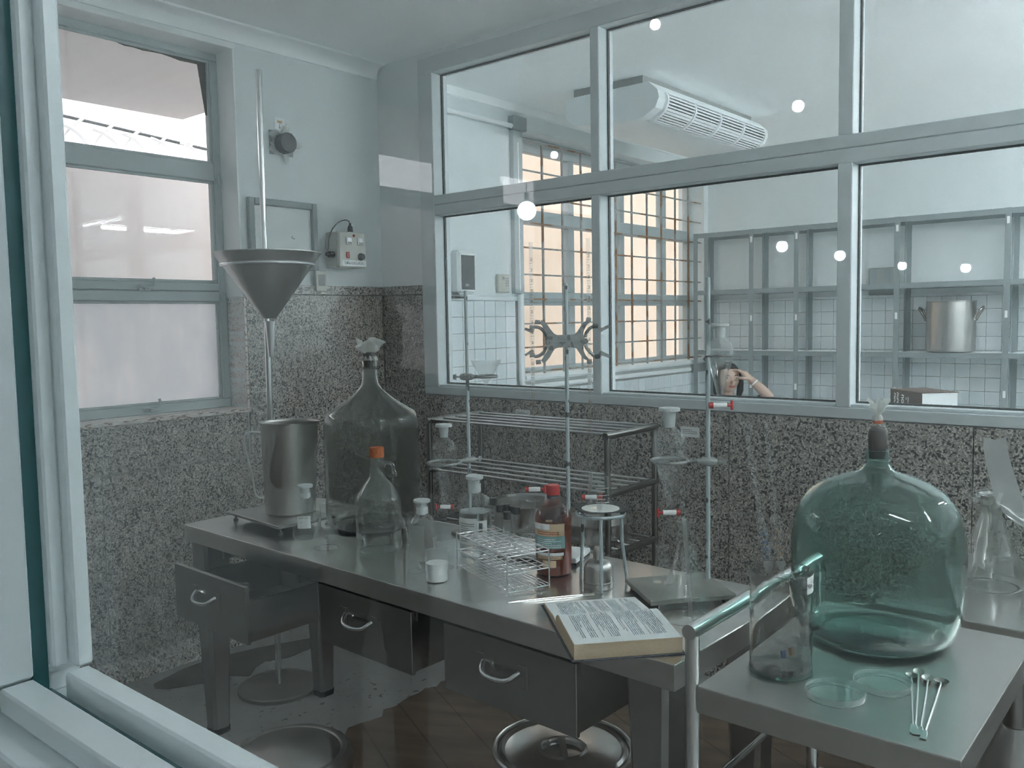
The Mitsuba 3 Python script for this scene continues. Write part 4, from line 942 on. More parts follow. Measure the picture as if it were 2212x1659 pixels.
def sep_funnel(lab, x, y, pf_, t, disc, plug, tap, ax, stem, name='separating_funnel', turn=1):
    k = thing(name, lab, 'separating funnel')
    o = smooth_prof(pf_, 5)
    d = np.gradient(o, axis=0); d /= np.linalg.norm(d, axis=1, keepdims=True); nn = np.stack([-d[:, 1], d[:, 0]], 1); i_ = o + nn * t; i_[:, 0] = np.maximum(i_[:, 0], 0.0012)
    prof = o
    obj('body', lathe(prof, 44, (x, y, 0)), 'm_glass', k)
    obj('stopper', lathe([(0, plug[1]), (plug[0] * 0.85, plug[1]), (plug[0], disc[1] - 0.004), (plug[0], disc[1]), (disc[0], disc[1] + 0.0005), (disc[0], disc[2] - 0.001), (disc[0] * 0.94, disc[2]), (0, disc[2])], 36, (x, y, 0)), 'm_ground', k, label='frosted white stopper')
    stopcock(k, x, y, tap, np.array(ax) * turn)
    r = stem[0]
    obj('stem', lathe([(r * 0.85, stem[1]), (r, stem[1] + 0.004), (r, stem[2])], 20, (x, y, 0)), 'm_glass', k)
    return k
# stand 1: powder funnel above, separating funnel below
x, y = -2.05, 2.200
s1 = thing('retort_stand', 'retort stand with mottled grey rod behind the largest stoppered bottle, two rings on it', 'stand')
obj('base', D(box(0.92, 1.02, 0.50, 0.605, ZD, ZD + 0.014, 0.003)), 'm_plate', s1, False)
stand_rod(s1, x, y, ZD + 0.0142, 1.628)
ring_arm(s1, x, y, 1.330, -2.002, 2.244, 0.0365)
ring_arm(s1, x, y, 1.039, -2.077, 2.105, 0.0555)
k = thing('glass_funnel', 'clear glass filter funnel sitting in the upper ring of the left retort stand', 'funnel')
gz = [(0.0055, 1.199), (0.0060, 1.200), (0.0062, 1.300), (0.0085, 1.308), (0.0530, 1.3845), (0.0535, 1.387)]
obj('body', lathe(np.vstack([smooth_prof(gz, 2), [(0.0530, 1.3878)]]), 44, (-2.002, 2.244, 0)), 'm_glass', k)
sep_funnel('separating funnel with a frosted stopper hanging in the lower ring of the left retort stand', -2.077, 2.105,
           [(0.0045, 0.897), (0.0072, 0.903), (0.0185, 0.942), (0.0320, 1.010), (0.0395, 1.045), (0.0435, 1.068), (0.0430, 1.086), (0.0330, 1.108), (0.0215, 1.121), (0.0180, 1.128), (0.0180, 1.150), (0.0205, 1.155)], 0.0016,
           (0.0290, 1.1635, 1.1735), (0.0165, 1.128), 0.886, right, (0.0050, 0.812, 0.8775))
# burette stand
x, y = -1.618, 2.195
s2 = thing('burette_stand', 'burette stand with a pale base plate and grey rod behind the amber bottle', 'stand')
ang = math.atan2(0.297, 0.955)
obj('base', xf(box(-0.25, 0.025, -0.125, 0.012, ZD + 0.008, ZD + 0.023, 0.003), frame([math.cos(ang), math.sin(ang), 0], [-math.sin(ang), math.cos(ang), 0], [0, 0, 1], [x + 0.05, y - 0.0, 0])), 'm_white', s2, False, label='white base plate')
obj('base_edge', xf(box(-0.248, 0.023, -0.123, 0.010, ZD, ZD + 0.0079), frame([math.cos(ang), math.sin(ang), 0], [-math.sin(ang), math.cos(ang), 0], [0, 0, 1], [x + 0.05, y, 0])), 'm_black', s2, False)
stand_rod(s2, x, y, ZD + 0.0232, 1.637, 0.0062)
# butterfly clamp: drawn in a plane across the view, rod at its centre
cn = np.array([-0.642, 0.766, 0.0])      # away from the visitor
CL = frame(right, [0, 0, 1], -cn, np.array([x, y, 1.455]) + right * 0.002 - cn * 0.012)
cl = thing('burette_clamp', 'grey butterfly burette clamp with rubber fingertips on the burette stand rod', 'clamp')
s_ = 1 / 10.055 / 688.6       # zoom pixels to metres
Z = lambda a, b: ((a - 1045) * s_, -(b - 690) * s_)
body = [(560, 690), (575, 760), (620, 830), (600, 900), (560, 980), (505, 1050), (470, 1095), (520, 1160), (590, 1110), (660, 1030), (720, 920), (770, 850), (830, 825), (1000, 818), (1180, 828), (1240, 850), (1290, 930), (1350, 1020), (1430, 1100), (1500, 1080), (1430, 990), (1380, 870), (1385, 800), (1420, 760), (1430, 690), (1415, 620), (1385, 560), (1400, 470), (1450, 370), (1530, 290), (1470, 255), (1390, 290), (1330, 380), (1260, 490), (1200, 540), (1120, 548), (950, 550), (820, 552), (760, 520), (700, 450), (640, 360), (570, 270), (490, 220), (455, 290), (520, 370), (580, 470), (605, 560), (570, 620)]
obj('plate', xf(prism([Z(*p) for p in body], 0.0, 0.008), CL), 'm_cast', cl, 30)
def jaw(pts, w, name='jaw', z=0.004):
    P = spline([np.r_[Z(*p), z] for p in pts], 16); return obj(name, xf(tube(P, w, 8), CL), 'm_cast', cl)
jaw([(600, 620), (560, 500), (480, 410), (380, 372), (330, 372)], 0.0052, z=-0.004); jaw([(590, 800), (545, 900), (470, 975), (400, 1005), (330, 1000)], 0.0052, z=-0.004)
jaw([(1440, 620), (1460, 520), (1520, 440), (1600, 385), (1640, 375)], 0.0052, z=-0.004); jaw([(1440, 780), (1490, 880), (1560, 960), (1620, 1015), (1680, 1040)], 0.0052, z=-0.004)
for (a_, b_) in ((350, 262), (230, 380), (225, 980), (360, 1135), (1455, 230), (1600, 370), (1465, 1140), (1640, 1035)):
    c2 = Z(a_, b_); t_ = Z(a_ + 110, b_ + (10 if b_ < 700 else -10))
    obj('rubber_tip', xf(tube([[c2[0], c2[1], 0.0], [t_[0], t_[1], 0.001]], 0.0068, 12), CL), 'm_darkgrey' if a_ > 1550 else 'm_grey', cl)
for pts in ([(120, 430), (140, 380), (330, 450), (310, 520)], [(110, 960), (140, 1000), (330, 900), (290, 850)], [(1710, 330), (1790, 420), (1945, 345), (1980, 400), (1770, 510), (1690, 400)], [(1690, 1010), (1770, 905), (1980, 1010), (1950, 1075), (1800, 1010), (1740, 1080)]):
    obj('squeeze_wing', xf(prism([Z(*p) for p in pts], -0.006, -0.002), CL), 'm_cast', cl, 30)
for a_, b_, r in ((625, 700, 0.0065), (1370, 690, 0.0065), (1440, 690, 0.0085)):
    c2 = Z(a_, b_); obj('pivot_screw', xf(lathe([(0, 0.008), (r, 0.008), (r, 0.010), (r * .8, 0.0118), (0, 0.012)], 18, (c2[0], c2[1], 0)), CL), 'm_cast', cl)
obj('thumb_screw', xf(cat([hullm([list(Z(770, 712)) + [0.009], list(Z(950, 655)) + [0.009], list(Z(1050, 660)) + [0.009], list(Z(1000, 745)) + [0.009], list(Z(950, 735)) + [0.013], list(Z(780, 715)) + [0.011], list(Z(1000, 690)) + [0.017]]), bar(list(Z(990, 700)) + [-0.012], list(Z(990, 700)) + [0.012], 0.004)]), CL), 'm_cast', cl)
obj('rod_boss', xf(box(-0.013, 0.013, -0.013, 0.013, -0.0225, -0.0002, 0.003), CL), 'm_cast', cl, False)
def burette(x, y, z0, z1, tap, tip, lab, turn):
    k = thing('burette', lab, 'burette')
    R = 0.0062; r = 0.0046
    obj('tube', lathe([(0.0035, z0 - 0.02), (0.004, z0), (R, z0 + 0.022), (R, z1 - 0.003), (R + 0.0016, z1)], 24, (x, y, 0)), 'm_glass', k)
    a = CAMDIR(x, y)
    for i in range(int((z1 - 0.06 - z0 - 0.05) / 0.016)):
        z = z1 - 0.05 - i * 0.016
        obj('graduation', cat([wrap_patch(R + 0.0002, a - 0.9, a + 0.5, z, z + 0.0010, (x, y, 0), 6, 0.0002), wrap_patch(R + 0.0002, a - 0.7, a + 0.1, z - 0.008, z - 0.0072, (x, y, 0), 5, 0.0002)] + ([wrap_text(text(str(i // 2), 0.0065, np.eye(4), 0.0001, True, cx=True), R, a + 0.2, z - 0.0075, (x, y, 0), 0.0004)] if i % 2 == 0 else [])), 'm_label_brown', k, False)
    stopcock(k, x, y, tap, right * turn)
    obj('tip', lathe([(0.0020, tip), (0.0036, tip + 0.03), (0.0036, tap - 0.0075)], 16, (x, y, 0)), 'm_glass', k)
burette(-1.684, 2.106, 1.030, 1.762, 0.992, 0.921, 'left burette of the pair on the butterfly clamp, its tip over a conical flask', -1)
burette(-1.542, 2.211, 1.005, 1.770, 0.966, 0.900, 'right burette of the pair on the butterfly clamp, running down behind the tripod beaker', -1)
# stand 3 with the dark base plate
x, y = -1.100, 2.135
s3 = thing('retort_stand', 'retort stand on a dark rough base plate, right of the tripod, with two rings', 'stand')
L_, F_, R_ = np.array([-1.283, 1.999]), np.array([-1.125, 1.872]), np.array([-0.996, 2.065])
su = (F_ - L_); l1 = np.linalg.norm(su); su /= l1; sv = np.array([-su[1], su[0]])
obj('base', xf(box(0, l1, 0, 0.235, ZD + 0.012, ZD + 0.025, 0.002), frame([su[0], su[1], 0], [sv[0], sv[1], 0], [0, 0, 1], [L_[0], L_[1], 0])), 'm_plate', s3, False)
for s, t in ((0.02, 0.02), (l1 - 0.02, 0.02), (0.02, 0.215), (l1 - 0.02, 0.215)):
    q_ = L_ + su * s + sv * t
    obj('foot', lathe([(0, ZD), (0.010, ZD), (0.012, ZD + 0.0118), (0, ZD + 0.0118)], 14, (q_[0], q_[1], 0)), 'm_black', s3)
stand_rod(s3, x, y, ZD + 0.0252, 1.630, 0.0062)
ring_arm(s3, x, y, 1.130, -1.193, 2.089, 0.0500, 0.0048)
cx, cy = -1.060, 2.125
obj('wire_ring', ring(0.036, 0.0018, (cx, cy, 1.420), 44, 8), 'm_steel_dark', s3, True)
obj('wire_tie', tube(spline([[cx - 0.028, cy - 0.024, 1.421], [x + 0.006, y - 0.010, 1.417], [x - 0.008, y - 0.006, 1.412], [x - 0.012, y + 0.002, 1.407], [x - 0.004, y + 0.010, 1.411], [x + 0.008, y + 0.008, 1.417], [cx - 0.033, cy + 0.014, 1.421]], 24), 0.0018, 8), 'm_steel_dark', s3)
sep_funnel('large separating funnel with a frosted stopper in the lower ring of the right retort stand', -1.193, 2.089,
           [(0.0055, 1.004), (0.0095, 1.010), (0.0225, 1.072), (0.0375, 1.117), (0.0440, 1.150), (0.0470, 1.172), (0.0445, 1.190), (0.0330, 1.208), (0.0215, 1.218), (0.0190, 1.224), (0.0200, 1.256), (0.0225, 1.260)], 0.0017,
           (0.0295, 1.2675, 1.277), (0.0180, 1.224), 0.985, right, (0.0050, 0.910, 0.976), turn=1)
sep_funnel('highest separating funnel, hung in the wire ring of the right retort stand', cx, cy,
           [(0.0050, 1.308), (0.0072, 1.314), (0.0180, 1.360), (0.0330, 1.412), (0.0345, 1.428), (0.0345, 1.438), (0.0295, 1.452), (0.0190, 1.463), (0.0160, 1.469), (0.0165, 1.486), (0.0190, 1.490)], 0.0015,
           (0.0240, 1.498, 1.506), (0.0145, 1.468), 1.287, -right, (0.0048, 1.209, 1.279), turn=1)

# ---------------------------------------------------------------- tripod, gauze, beaker, spirit lamp
tc = np.array([-1.347, 1.977])
k = thing('tripod', 'grey metal tripod straddling the spirit lamp right of the amber bottle', 'tripod')
zt = 0.984
obj('ring', ring(0.066, 0.005, (tc[0], tc[1], zt), 48, 10), 'm_rod', k, True)
for bx_, by_ in ((-1.421, 1.983), (-1.301, 1.911), (-1.306, 2.047)):
    d_ = np.array([bx_, by_]) - tc; d_ /= np.linalg.norm(d_)
    t_ = tc + d_ * 0.0655
    obj('leg', tube([[t_[0], t_[1], zt - 0.004], [t_[0] + d_[0] * 0.0, t_[1], 0.905], [bx_, by_, ZD + 0.001]], [0.005, 0.0052, 0.0048], 10), 'm_rod', k)
g = thing('wire_gauze', 'square black wire gauze with a white centre lying on the tripod ring', 'gauze')
zg = 0.9955
q4 = np.array([[-1.4515, 1.981], [-1.345, 1.895], [-1.258, 2.000], [-1.362, 2.086]])
V = [[p[0], p[1], z_] for z_ in (zg - 0.0012, zg + 0.0012) for p in q4]
obj('mesh', TM(V, [[0, 2, 1], [0, 3, 2], [4, 5, 6], [4, 6, 7], [0, 1, 5], [0, 5, 4], [1, 2, 6], [1, 6, 5], [2, 3, 7], [2, 7, 6], [3, 0, 4], [3, 4, 7]]), 'm_gauze', g, False)
obj('wire_lines', cat([bar(np.r_[q4[0] + (q4[1] - q4[0]) * i / 18, zg + 0.0014], np.r_[q4[3] + (q4[2] - q4[3]) * i / 18, zg + 0.0014], 0.0007, 5) for i in range(19)] + [bar(np.r_[q4[0] + (q4[3] - q4[0]) * i / 18, zg + 0.0014], np.r_[q4[1] + (q4[2] - q4[1]) * i / 18, zg + 0.0014], 0.0007, 5) for i in range(19)]), 'm_gauze', g, False)
obj('ceramic_disc', lathe([(0, zg + 0.0014), (0.053, zg + 0.0014), (0.0525, zg + 0.0028), (0, zg + 0.003)], 40, (tc[0], tc[1], 0)), 'm_gauze_white', g, label='white ceramic centre')
a = CAMDIR(*tc)
k = beaker(tc[0], tc[1], zg + 0.0032, 0.0340, 0.094, 'clear graduated beaker standing on the gauze over the tripod', None, a - 1.9)
obj('graduations', cat([wrap_patch(0.0344, a - 0.35, a + (0.75 if i % 2 == 0 else 0.4), h, h + 0.0012, (tc[0], tc[1], zg), 8) for i, h in enumerate((0.024, 0.034, 0.044, 0.054, 0.064, 0.072))]), 'm_white_bright', k)
k = thing('spirit_lamp', 'rounded metal spirit lamp with a cap, on the desk under the tripod', 'spirit lamp')
x, y = -1.345, 1.962
obj('body', lathe([(0, ZD), (0.0405, ZD), (0.0415, ZD + 0.003), (0.0415, ZD + 0.014), (0.0428, ZD + 0.0155), (0.0428, ZD + 0.0175), (0.0410, ZD + 0.019), (0.0412, ZD + 0.050), (0.0385, ZD + 0.0625), (0.0305, ZD + 0.0725), (0.0165, ZD + 0.0785), (0.0150, ZD + 0.081), (0.0148, ZD + 0.085), (0, ZD + 0.085)], 48, (x, y, 0)), 'm_brushed', k)
obj('cap', lathe([(0, ZD + 0.0852), (0.0152, ZD + 0.0852), (0.0152, ZD + 0.100), (0.0135, ZD + 0.108), (0.010, ZD + 0.113), (0.0, ZD + 0.1145)], 32, (x, y, 0)), 'm_brushed', k)

# ---------------------------------------------------------------- tweezers and the open book
k = thing('tweezers', 'long thin steel tweezers lying on the desk behind the open book', 'tweezers')
p0, p1 = np.array([-1.450, 1.694]), np.array([-1.317, 1.880]); d_ = (p1 - p0) / np.linalg.norm(p1 - p0); n_ = np.array([-d_[1], d_[0]])
for s in (-1, 1):
    P = [[*(p0 + d_ * t_ + n_ * s * w_), ZD + 0.003] for t_, w_ in ((0.0, 0.001), (0.05, 0.005), (0.14, 0.0065), (0.2, 0.005), (np.linalg.norm(p1 - p0), 0.0012))]
    obj('arm', tube(spline(P, 16), 0.0017, 6), 'm_chrome', k)
obj('tip', hullm([[*(p1 + d_ * a_ + n_ * b_), ZD + c_] for a_ in (-0.02, 0.012) for b_ in (-0.006, 0.006) for c_ in (0.0012, 0.0045)]), 'm_cream', k, False)

# the book: x along the spine towards the right, y across it away from the visitor
bo = np.array([-1.244, 1.629]); b1 = np.array([-1.088, 1.803])
bx_ = (b1 - bo); LB = np.linalg.norm(bx_); bx_ /= LB; by_ = np.array([-bx_[1], bx_[0]])
BM = frame([bx_[0], bx_[1], 0], [by_[0], by_[1], 0], [0, 0, 1], [bo[0], bo[1], ZD])
k = thing('open_book', 'open book with browned page edges, hanging over the front edge of the desk', 'book')
LY = 0.158; RY = 0.272
LBK = LB + 0.012
def leaf_block(sgn, wid, thick, edge_thick, z0, name):
    """page block of one half: hump at the spine, flattening outwards; two skins: edges and top page"""
    n = 18; t = np.linspace(0, 1, n)
    top = z0 + thick * (0.55 + 0.45 * np.clip(t * 7, 0, 1) ** 0.6) * (1 - t * (1 - edge_thick / thick)) 
    bot = np.full(n, z0)
    yy = sgn * (0.002 + t * wid) 
    V = []
    for x_ in (0.0, LBK):
        for q_ in (bot, top): V += [[x_, yy[i], q_[i]] for i in range(n)]
    V = np.array(V); F = []
    b0, t0, b1_, t1 = 0, n, 2 * n, 3 * n
    for i in range(n - 1):
        F += [[b0 + i, t0 + i, t0 + i + 1], [b0 + i, t0 + i + 1, b0 + i + 1], [b1_ + i, t1 + i + 1, t1 + i], [b1_ + i, b1_ + i + 1, t1 + i + 1],
              [t0 + i, t1 + i, t1 + i + 1], [t0 + i, t1 + i + 1, t0 + i + 1], [b0 + i, b1_ + i + 1, b1_ + i], [b0 + i, b0 + i + 1, b1_ + i + 1]]
    e = n - 1
    F += [[b0 + e, t0 + e, t1 + e], [b0 + e, t1 + e, b1_ + e], [b0, t1, t0], [b0, b1_, t1]]
    F = np.array(F) if sgn < 0 else np.array(F)[:, ::-1]
    obj(name, xf(TM(V, F[:, ::-1]), BM), 'm_pages', k, 40)
    # top page: a thin sheet just above
    V2, F2_ = [], []
    for dz in (0.0003, 0.0007):
        for x_ in (0.0012, LBK - 0.0012): V2 += [[x_, yy[i] * 0.995, top[i] + dz] for i in range(n)]
    V2 = np.array(V2)
    for i in range(n - 1):
        F2_ += [[2 * n + i, 3 * n + i, 3 * n + i + 1], [2 * n + i, 3 * n + i + 1, 2 * n + i + 1], [i, n + i + 1, n + i], [i, i + 1, n + i + 1]]
        F2_ += [[i, 2 * n + i, 2 * n + i + 1], [i, 2 * n + i + 1, i + 1], [n + i, 3 * n + i + 1, 3 * n + i], [n + i, n + i + 1, 3 * n + i + 1]]
    F2_ += [[e, 2 * n + e, 3 * n + e], [e, 3 * n + e, n + e]]
    F2_ = np.array(F2_) if sgn > 0 else np.array(F2_)[:, ::-1]
    obj('page', xf(TM(V2, F2_[:, ::-1]), BM), 'm_paper', k, 40)
    # printed lines: run from the spine outwards
    r = random.Random(21 if sgn < 0 else 22); ms = []
    nl = 44
    skip = {9, 10, 21, 22, 33} if sgn < 0 else {14, 20, 21, 28, 35, 36}
    for i in range(nl):
        if i in skip: continue
        xx = 0.024 + (LBK - 0.046) * i / (nl - 1)
        a0, a1 = 0.10, 0.86 if r.random() > 0.22 else r.uniform(0.35, 0.8)
        if sgn > 0: a0, a1 = 0.16, 0.92 if r.random() > 0.22 else r.uniform(0.45, 0.85)
        tt = a0 + r.uniform(0, 0.03)
        while tt < a1:
            l = min(r.uniform(0.02, 0.08), a1 - tt)
            ta, tb2 = tt, tt + l * 0.88
            za, zb_ = np.interp([ta, tb2], t, top) + 0.0008
            ya, yb2 = sgn * (0.002 + ta * wid), sgn * (0.002 + tb2 * wid)
            h = 0.0009
            ms.append(TM([[xx - h, ya, za], [xx + h, ya, za], [xx + h, yb2, zb_], [xx - h, yb2, zb_]], [[0, 1, 2], [0, 2, 3]] if sgn > 0 else [[0, 2, 1], [0, 3, 2]]))
            tt += l
    obj('print', xf(cat(ms), BM), 'm_ink', k, False, label='lines of printed text')
leaf_block(1, LY, 0.018, 0.006, 0.0032, 'page_block')
leaf_block(-1, RY - 0.062, 0.040, 0.034, 0.0032, 'page_block')
obj('cover', xf(cat([box(-0.006, LBK + 0.006, -RY + 0.055, -0.004, 0.0002, 0.0030, 0.001), box(-0.006, LBK + 0.006, 0.004, LY + 0.008, 0.0002, 0.0030, 0.001), box(-0.006, LBK + 0.006, -0.0038, 0.0038, 0.0002, 0.0030, 0.001)]), BM), 'm_cover', k, False, label='dark blue cover')
# ---------------------------------------------------------------- beakers in the open drawer
for lx, ly, r, h, lab, sp in ((0.33, 0.02, 0.034, 0.085, 'clear beaker in the open drawer, farthest left behind the drawer front', 1.0), (0.445, -0.015, 0.037, 0.112, 'tallest clear beaker in the open drawer, in the middle', 0.4), (0.565, 0.025, 0.040, 0.100, 'clear beaker with a broad spout in the open drawer, next to the desk leg', -1.2), (0.47, -0.085, 0.027, 0.080, 'small clear beaker in the open drawer, close behind its front panel', 2.5)):
    p = D(TM([[lx, ly, 0]], np.zeros((0, 3), int))).vertices[0]
    beaker(p[0], p[1], 0.5212, r, h, lab, None, CAMDIR(p[0], p[1]) + sp)

# ---------------------------------------------------------------- on the trolley (top at 0.80)
ZT = 0.8002
x, y = -0.698, 1.671
k = thing('glass_jar', 'tall clear glass jar with a paper sticker, holding two pipettes on the trolley', 'jar')
obj('body', thick_shell([(0.0575, ZT), (0.0605, ZT + 0.003), (0.0617, ZT + 0.010), (0.0615, ZT + 0.20), (0.0613, ZT + 0.2095)], 0.0026, 0.006, 64, (x, y, 0)), 'm_glass_solid', k)
a = CAMDIR(x, y)
obj('sticker', wrap_patch(0.0620, a + 0.92, a + 1.62, 0.172, 0.206, (x, y, ZT), 10), 'm_paper', k, label='torn white paper sticker')
obj('sticker_print', wrap_text(text('No. 2', 0.010, np.eye(4), 0.0002, cx=True), 0.0622, a + 1.2, 0.183, (x, y, ZT)), 'm_ink', k)
obj('thick_foot', lathe([(0.0619, ZT + 0.0006), (0.0630, ZT + 0.001), (0.0628, ZT + 0.008), (0.0619, ZT + 0.0085), (0.0619, ZT + 0.0006)], 64, (x, y, 0)), 'm_glass_foot', k, label='thick greenish glass foot')
def pipette(p, q, lab, ink, txt):
    k = thing('pipette', lab, 'pipette')
    L = np.linalg.norm(np.array(q) - np.array(p))
    pr_ = smooth_prof([(0.0022, 0), (0.0034, 0.03), (0.0036, 0.13), (0.0040, 0.190), (0.0095, 0.207), (0.0098, 0.285), (0.0042, 0.308), (0.0036, 0.33), (0.0036, L - 0.02), (0.0026, L)], 3)
    prof = pr_
    M = align(p, q)
    obj('body', xf(lathe(prof, 24), M), 'm_glass', k)
    obj('tip_band', xf(lathe([(0.0042, 0.016), (0.0046, 0.017), (0.0046, 0.030), (0.0042, 0.031), (0.0038, 0.024), (0.0042, 0.016)], 20), M), ink, k, label='dark colour band')
    # markings on the bulb, towards the visitor
    inv = np.linalg.inv(M); e_ = inv[:3, :3] @ (EYE - np.array(p)); a_ = math.atan2(e_[1], e_[0])
    ms = [wrap_text(text(t_, 0.0075, np.eye(4), 0.0001, True, cx=True), 0.0099, a_, z_, (0, 0, 0), 0.0004) for t_, z_ in zip(txt, (0.268, 0.252, 0.236, 0.221))]
    obj('marking', xf(cat(ms), M), ink, k, False)
pipette([-0.6860, 1.6660, ZT + 0.0135], [-0.7740, 1.6600, 1.316], 'left glass bulb pipette with blue markings leaning in the clear jar', 'm_blue', ('25', 'ml', '20', 'C'))
pipette([-0.6800, 1.6880, ZT + 0.0135], [-0.7445, 1.6950, 1.310], 'right glass bulb pipette with brown markings leaning in the clear jar', 'm_label_brown', ('50', 'A', 'ml', '20'))
# the green demijohn
x, y = -0.606, 1.975
k = thing('green_demijohn', 'huge round-shouldered green glass demijohn with a bung tied in plastic, on the trolley', 'demijohn')
o = [(0.115, 0), (0.1395, 0.006), (0.155, 0.018), (0.168, 0.040), (0.1765, 0.075), (0.1812, 0.12), (0.1820, 0.20), (0.1806, 0.235), (0.1755, 0.268), (0.1670, 0.295), (0.1480, 0.323), (0.125, 0.343), (0.095, 0.359), (0.062, 0.370), (0.0405, 0.377), (0.030, 0.387), (0.0262, 0.396), (0.0272, 0.398), (0.0272, 0.418), (0.0262, 0.425), (0.0235, 0.427)]
obj('body', thick_shell([(r, ZT + h) for r, h in o], 0.0045, 0.014, 88, (x, y, 0)), 'm_glass_green', k)
obj('bung', lathe([(0, ZT + 0.405), (0.0165, ZT + 0.405), (0.0185, ZT + 0.430), (0.0195, ZT + 0.455), (0.0175, ZT + 0.468), (0.010, ZT + 0.474), (0, ZT + 0.475)], 28, (x, y, 0)), 'm_cork', k)
obj('plastic_cover', lathe([(0.0200, ZT + 0.432), (0.0222, ZT + 0.450), (0.0210, ZT + 0.468), (0.014, ZT + 0.479), (0.0085, ZT + 0.484)], 28, (x, y, 0)), 'm_thin_glass', k, label='clear plastic tied over the bung')
obj('rubber_band', lathe([(0.0085, ZT + 0.482), (0.0098, ZT + 0.483), (0.0098, ZT + 0.489), (0.0085, ZT + 0.490), (0.0080, ZT + 0.486), (0.0085, ZT + 0.482)], 24, (x, y, 0)), 'm_redbrown', k)
obj('plastic_tuft', crumple((x, y, ZT + 0.4895), 0.0105, 0.040, 5, 1.5, 26, 10), 'm_plastic_wrap', k, True, label='crumpled plastic tuft')
def petri(x, y, R, lab):
    k = thing('petri_dish', lab, 'petri dish')
    obj('dish', shell([(R * 0.93, ZT), (R * 0.945, ZT + 0.0012), (R * 0.95, ZT + 0.003), (R * 0.95, ZT + 0.0125)], 0.0013, 0.0014, 64, (x, y, 0), dens=0), 'm_glass', k)
    zt = ZT + 0.0165
    obj('lid', lathe([(0, zt), (R * 0.96, zt), (R * 0.985, zt - 0.0006), (R, zt - 0.002), (R, zt - 0.0125)][::-1], 64, (x, y, 0)), 'm_glass', k)
petri(-0.567, 1.613, 0.0565, 'nearest clear glass petri dish on the trolley, in front of the jar')
petri(-0.5105, 1.7135, 0.0560, 'clear glass petri dish on the trolley between the other dish and the spoons')
def spoon(p, q, lab, bowl_m, bw, bl):
    k = thing('lab_spoon', lab, 'spoon')
    p, q = np.array(p), np.array(q); d = (q - p) / np.linalg.norm(q - p); n = np.array([-d[1], d[0]]); L = np.linalg.norm(q - p)
    P = [[*(p + d * t), ZT + z] for t, z in ((0.03, 0.0028), (L * 0.5, 0.0032), (L - bl - 0.004, 0.005))]
    obj('handle', tube(spline(P, 10), 0.0021, 8), 'm_chrome', k)
    M = frame([d[0], d[1], 0], [n[0], n[1], 0], [0, 0, 1], [p[0], p[1], ZT])
    obj('spatula_end', xf(hullm([[a_, b_, c_] for a_, w in ((0.0, 0.0052), (0.022, 0.0050), (0.034, 0.0022)) for b_ in (-w, w) for c_ in (0.0012, 0.0026 + 0.02 * (a_ > 0.03) * 0.06)]), M), 'm_chrome', k, False)
    # bowl: shallow cup
    nn = 20; V = [[0, 0, -0.004]]; F = []
    rows = [(0.35, -0.0036), (0.7, -0.0022), (1.0, 0.0006), (1.06, 0.0004), (0.72, -0.0032), (0.35, -0.0046)]
    for s, z in rows: V += [[s * bl * math.cos(t), s * bw * math.sin(t), z] for t in np.arange(nn) * 2 * np.pi / nn]
    V.append([0, 0, -0.005])
    for j in range(nn): F.append([0, 1 + j, 1 + (j + 1) % nn])
    for i in range(len(rows) - 1):
        for j in range(nn):
            a_, b_, c_, d2 = 1 + i * nn + j, 1 + i * nn + (j + 1) % nn, 1 + (i + 1) * nn + (j + 1) % nn, 1 + (i + 1) * nn + j
            F += [[a_, d2, c_], [a_, c_, b_]]
    e = 1 + (len(rows) - 1) * nn
    for j in range(nn): F.append([len(V) - 1, e + (j + 1) % nn, e + j])
    b = TM(V, F); b.vertices += [L - bl * 0.6, 0, 0.0062]
    obj('bowl', xf(b, M), bowl_m, k, 60)
spoon([-0.409, 1.547], [-0.4800, 1.797], 'leftmost steel spoon of the four lying fanned on the trolley', 'm_steel_dark', 0.0115, 0.0150)
spoon([-0.405, 1.544], [-0.4735, 1.826], 'longest steel spoon of the four fanned on the trolley, second from the left', 'm_brushed', 0.0105, 0.0190)
spoon([-0.398, 1.546], [-0.4500, 1.805], 'steel spoon third from the left of the four fanned on the trolley', 'm_brushed', 0.0120, 0.0170)
spoon([-0.390, 1.535], [-0.4250, 1.803], 'rightmost steel spoon of the four on the trolley, with a round dark bowl', 'm_steel_dark', 0.0135, 0.0125)

# ---------------------------------------------------------------- on the second table
x, y = -0.500, 2.603
k = thing('conical_flask', 'large clear conical flask with a glass tube, in front of the glass trough', 'flask')
obj('body', shell([(0.073, ZD), (0.082, ZD + 0.004), (0.0846, ZD + 0.015), (0.083, ZD + 0.024), (0.030, ZD + 0.186), (0.0255, ZD + 0.20), (0.025, ZD + 0.243), (0.028, ZD + 0.250), (0.030, ZD + 0.254)], 0.0018, 0.003, 56, (x, y, 0), dens=3), 'm_glass', k)
glass_rod([-0.545, 2.598, ZD + 0.008], [-0.466, 2.612, 1.085], 0.0055, 'glass tube leaning in the large conical flask on the far right table')
x, y = -0.445, 2.838
k = thing('glass_trough', 'wide clear glass trough with thick rolled rim, behind the far right conical flask', 'trough')
o = [(0.125, ZD), (0.136, ZD + 0.006), (0.140, ZD + 0.02), (0.140, ZD + 0.185), (0.143, ZD + 0.192), (0.158, ZD + 0.196), (0.160, ZD + 0.202), (0.156, ZD + 0.206)]
obj('body', shell(o, 0.0035, 0.006, 64, (x, y, 0), dens=3), 'm_glass_bottle', k)
solo('paper_sheet', xf(box(-0.16, 0.16, -0.06, 0.06, 0.0002, 0.0012), frame([0.98, 0.2, 0], [-0.2, 0.98, 0], [0, 0, 1], [-0.30, 2.42, ZD])), 'm_paper', 'sheet of white paper lying on the table beside the large conical flask', 'paper', smooth=False) if False else None
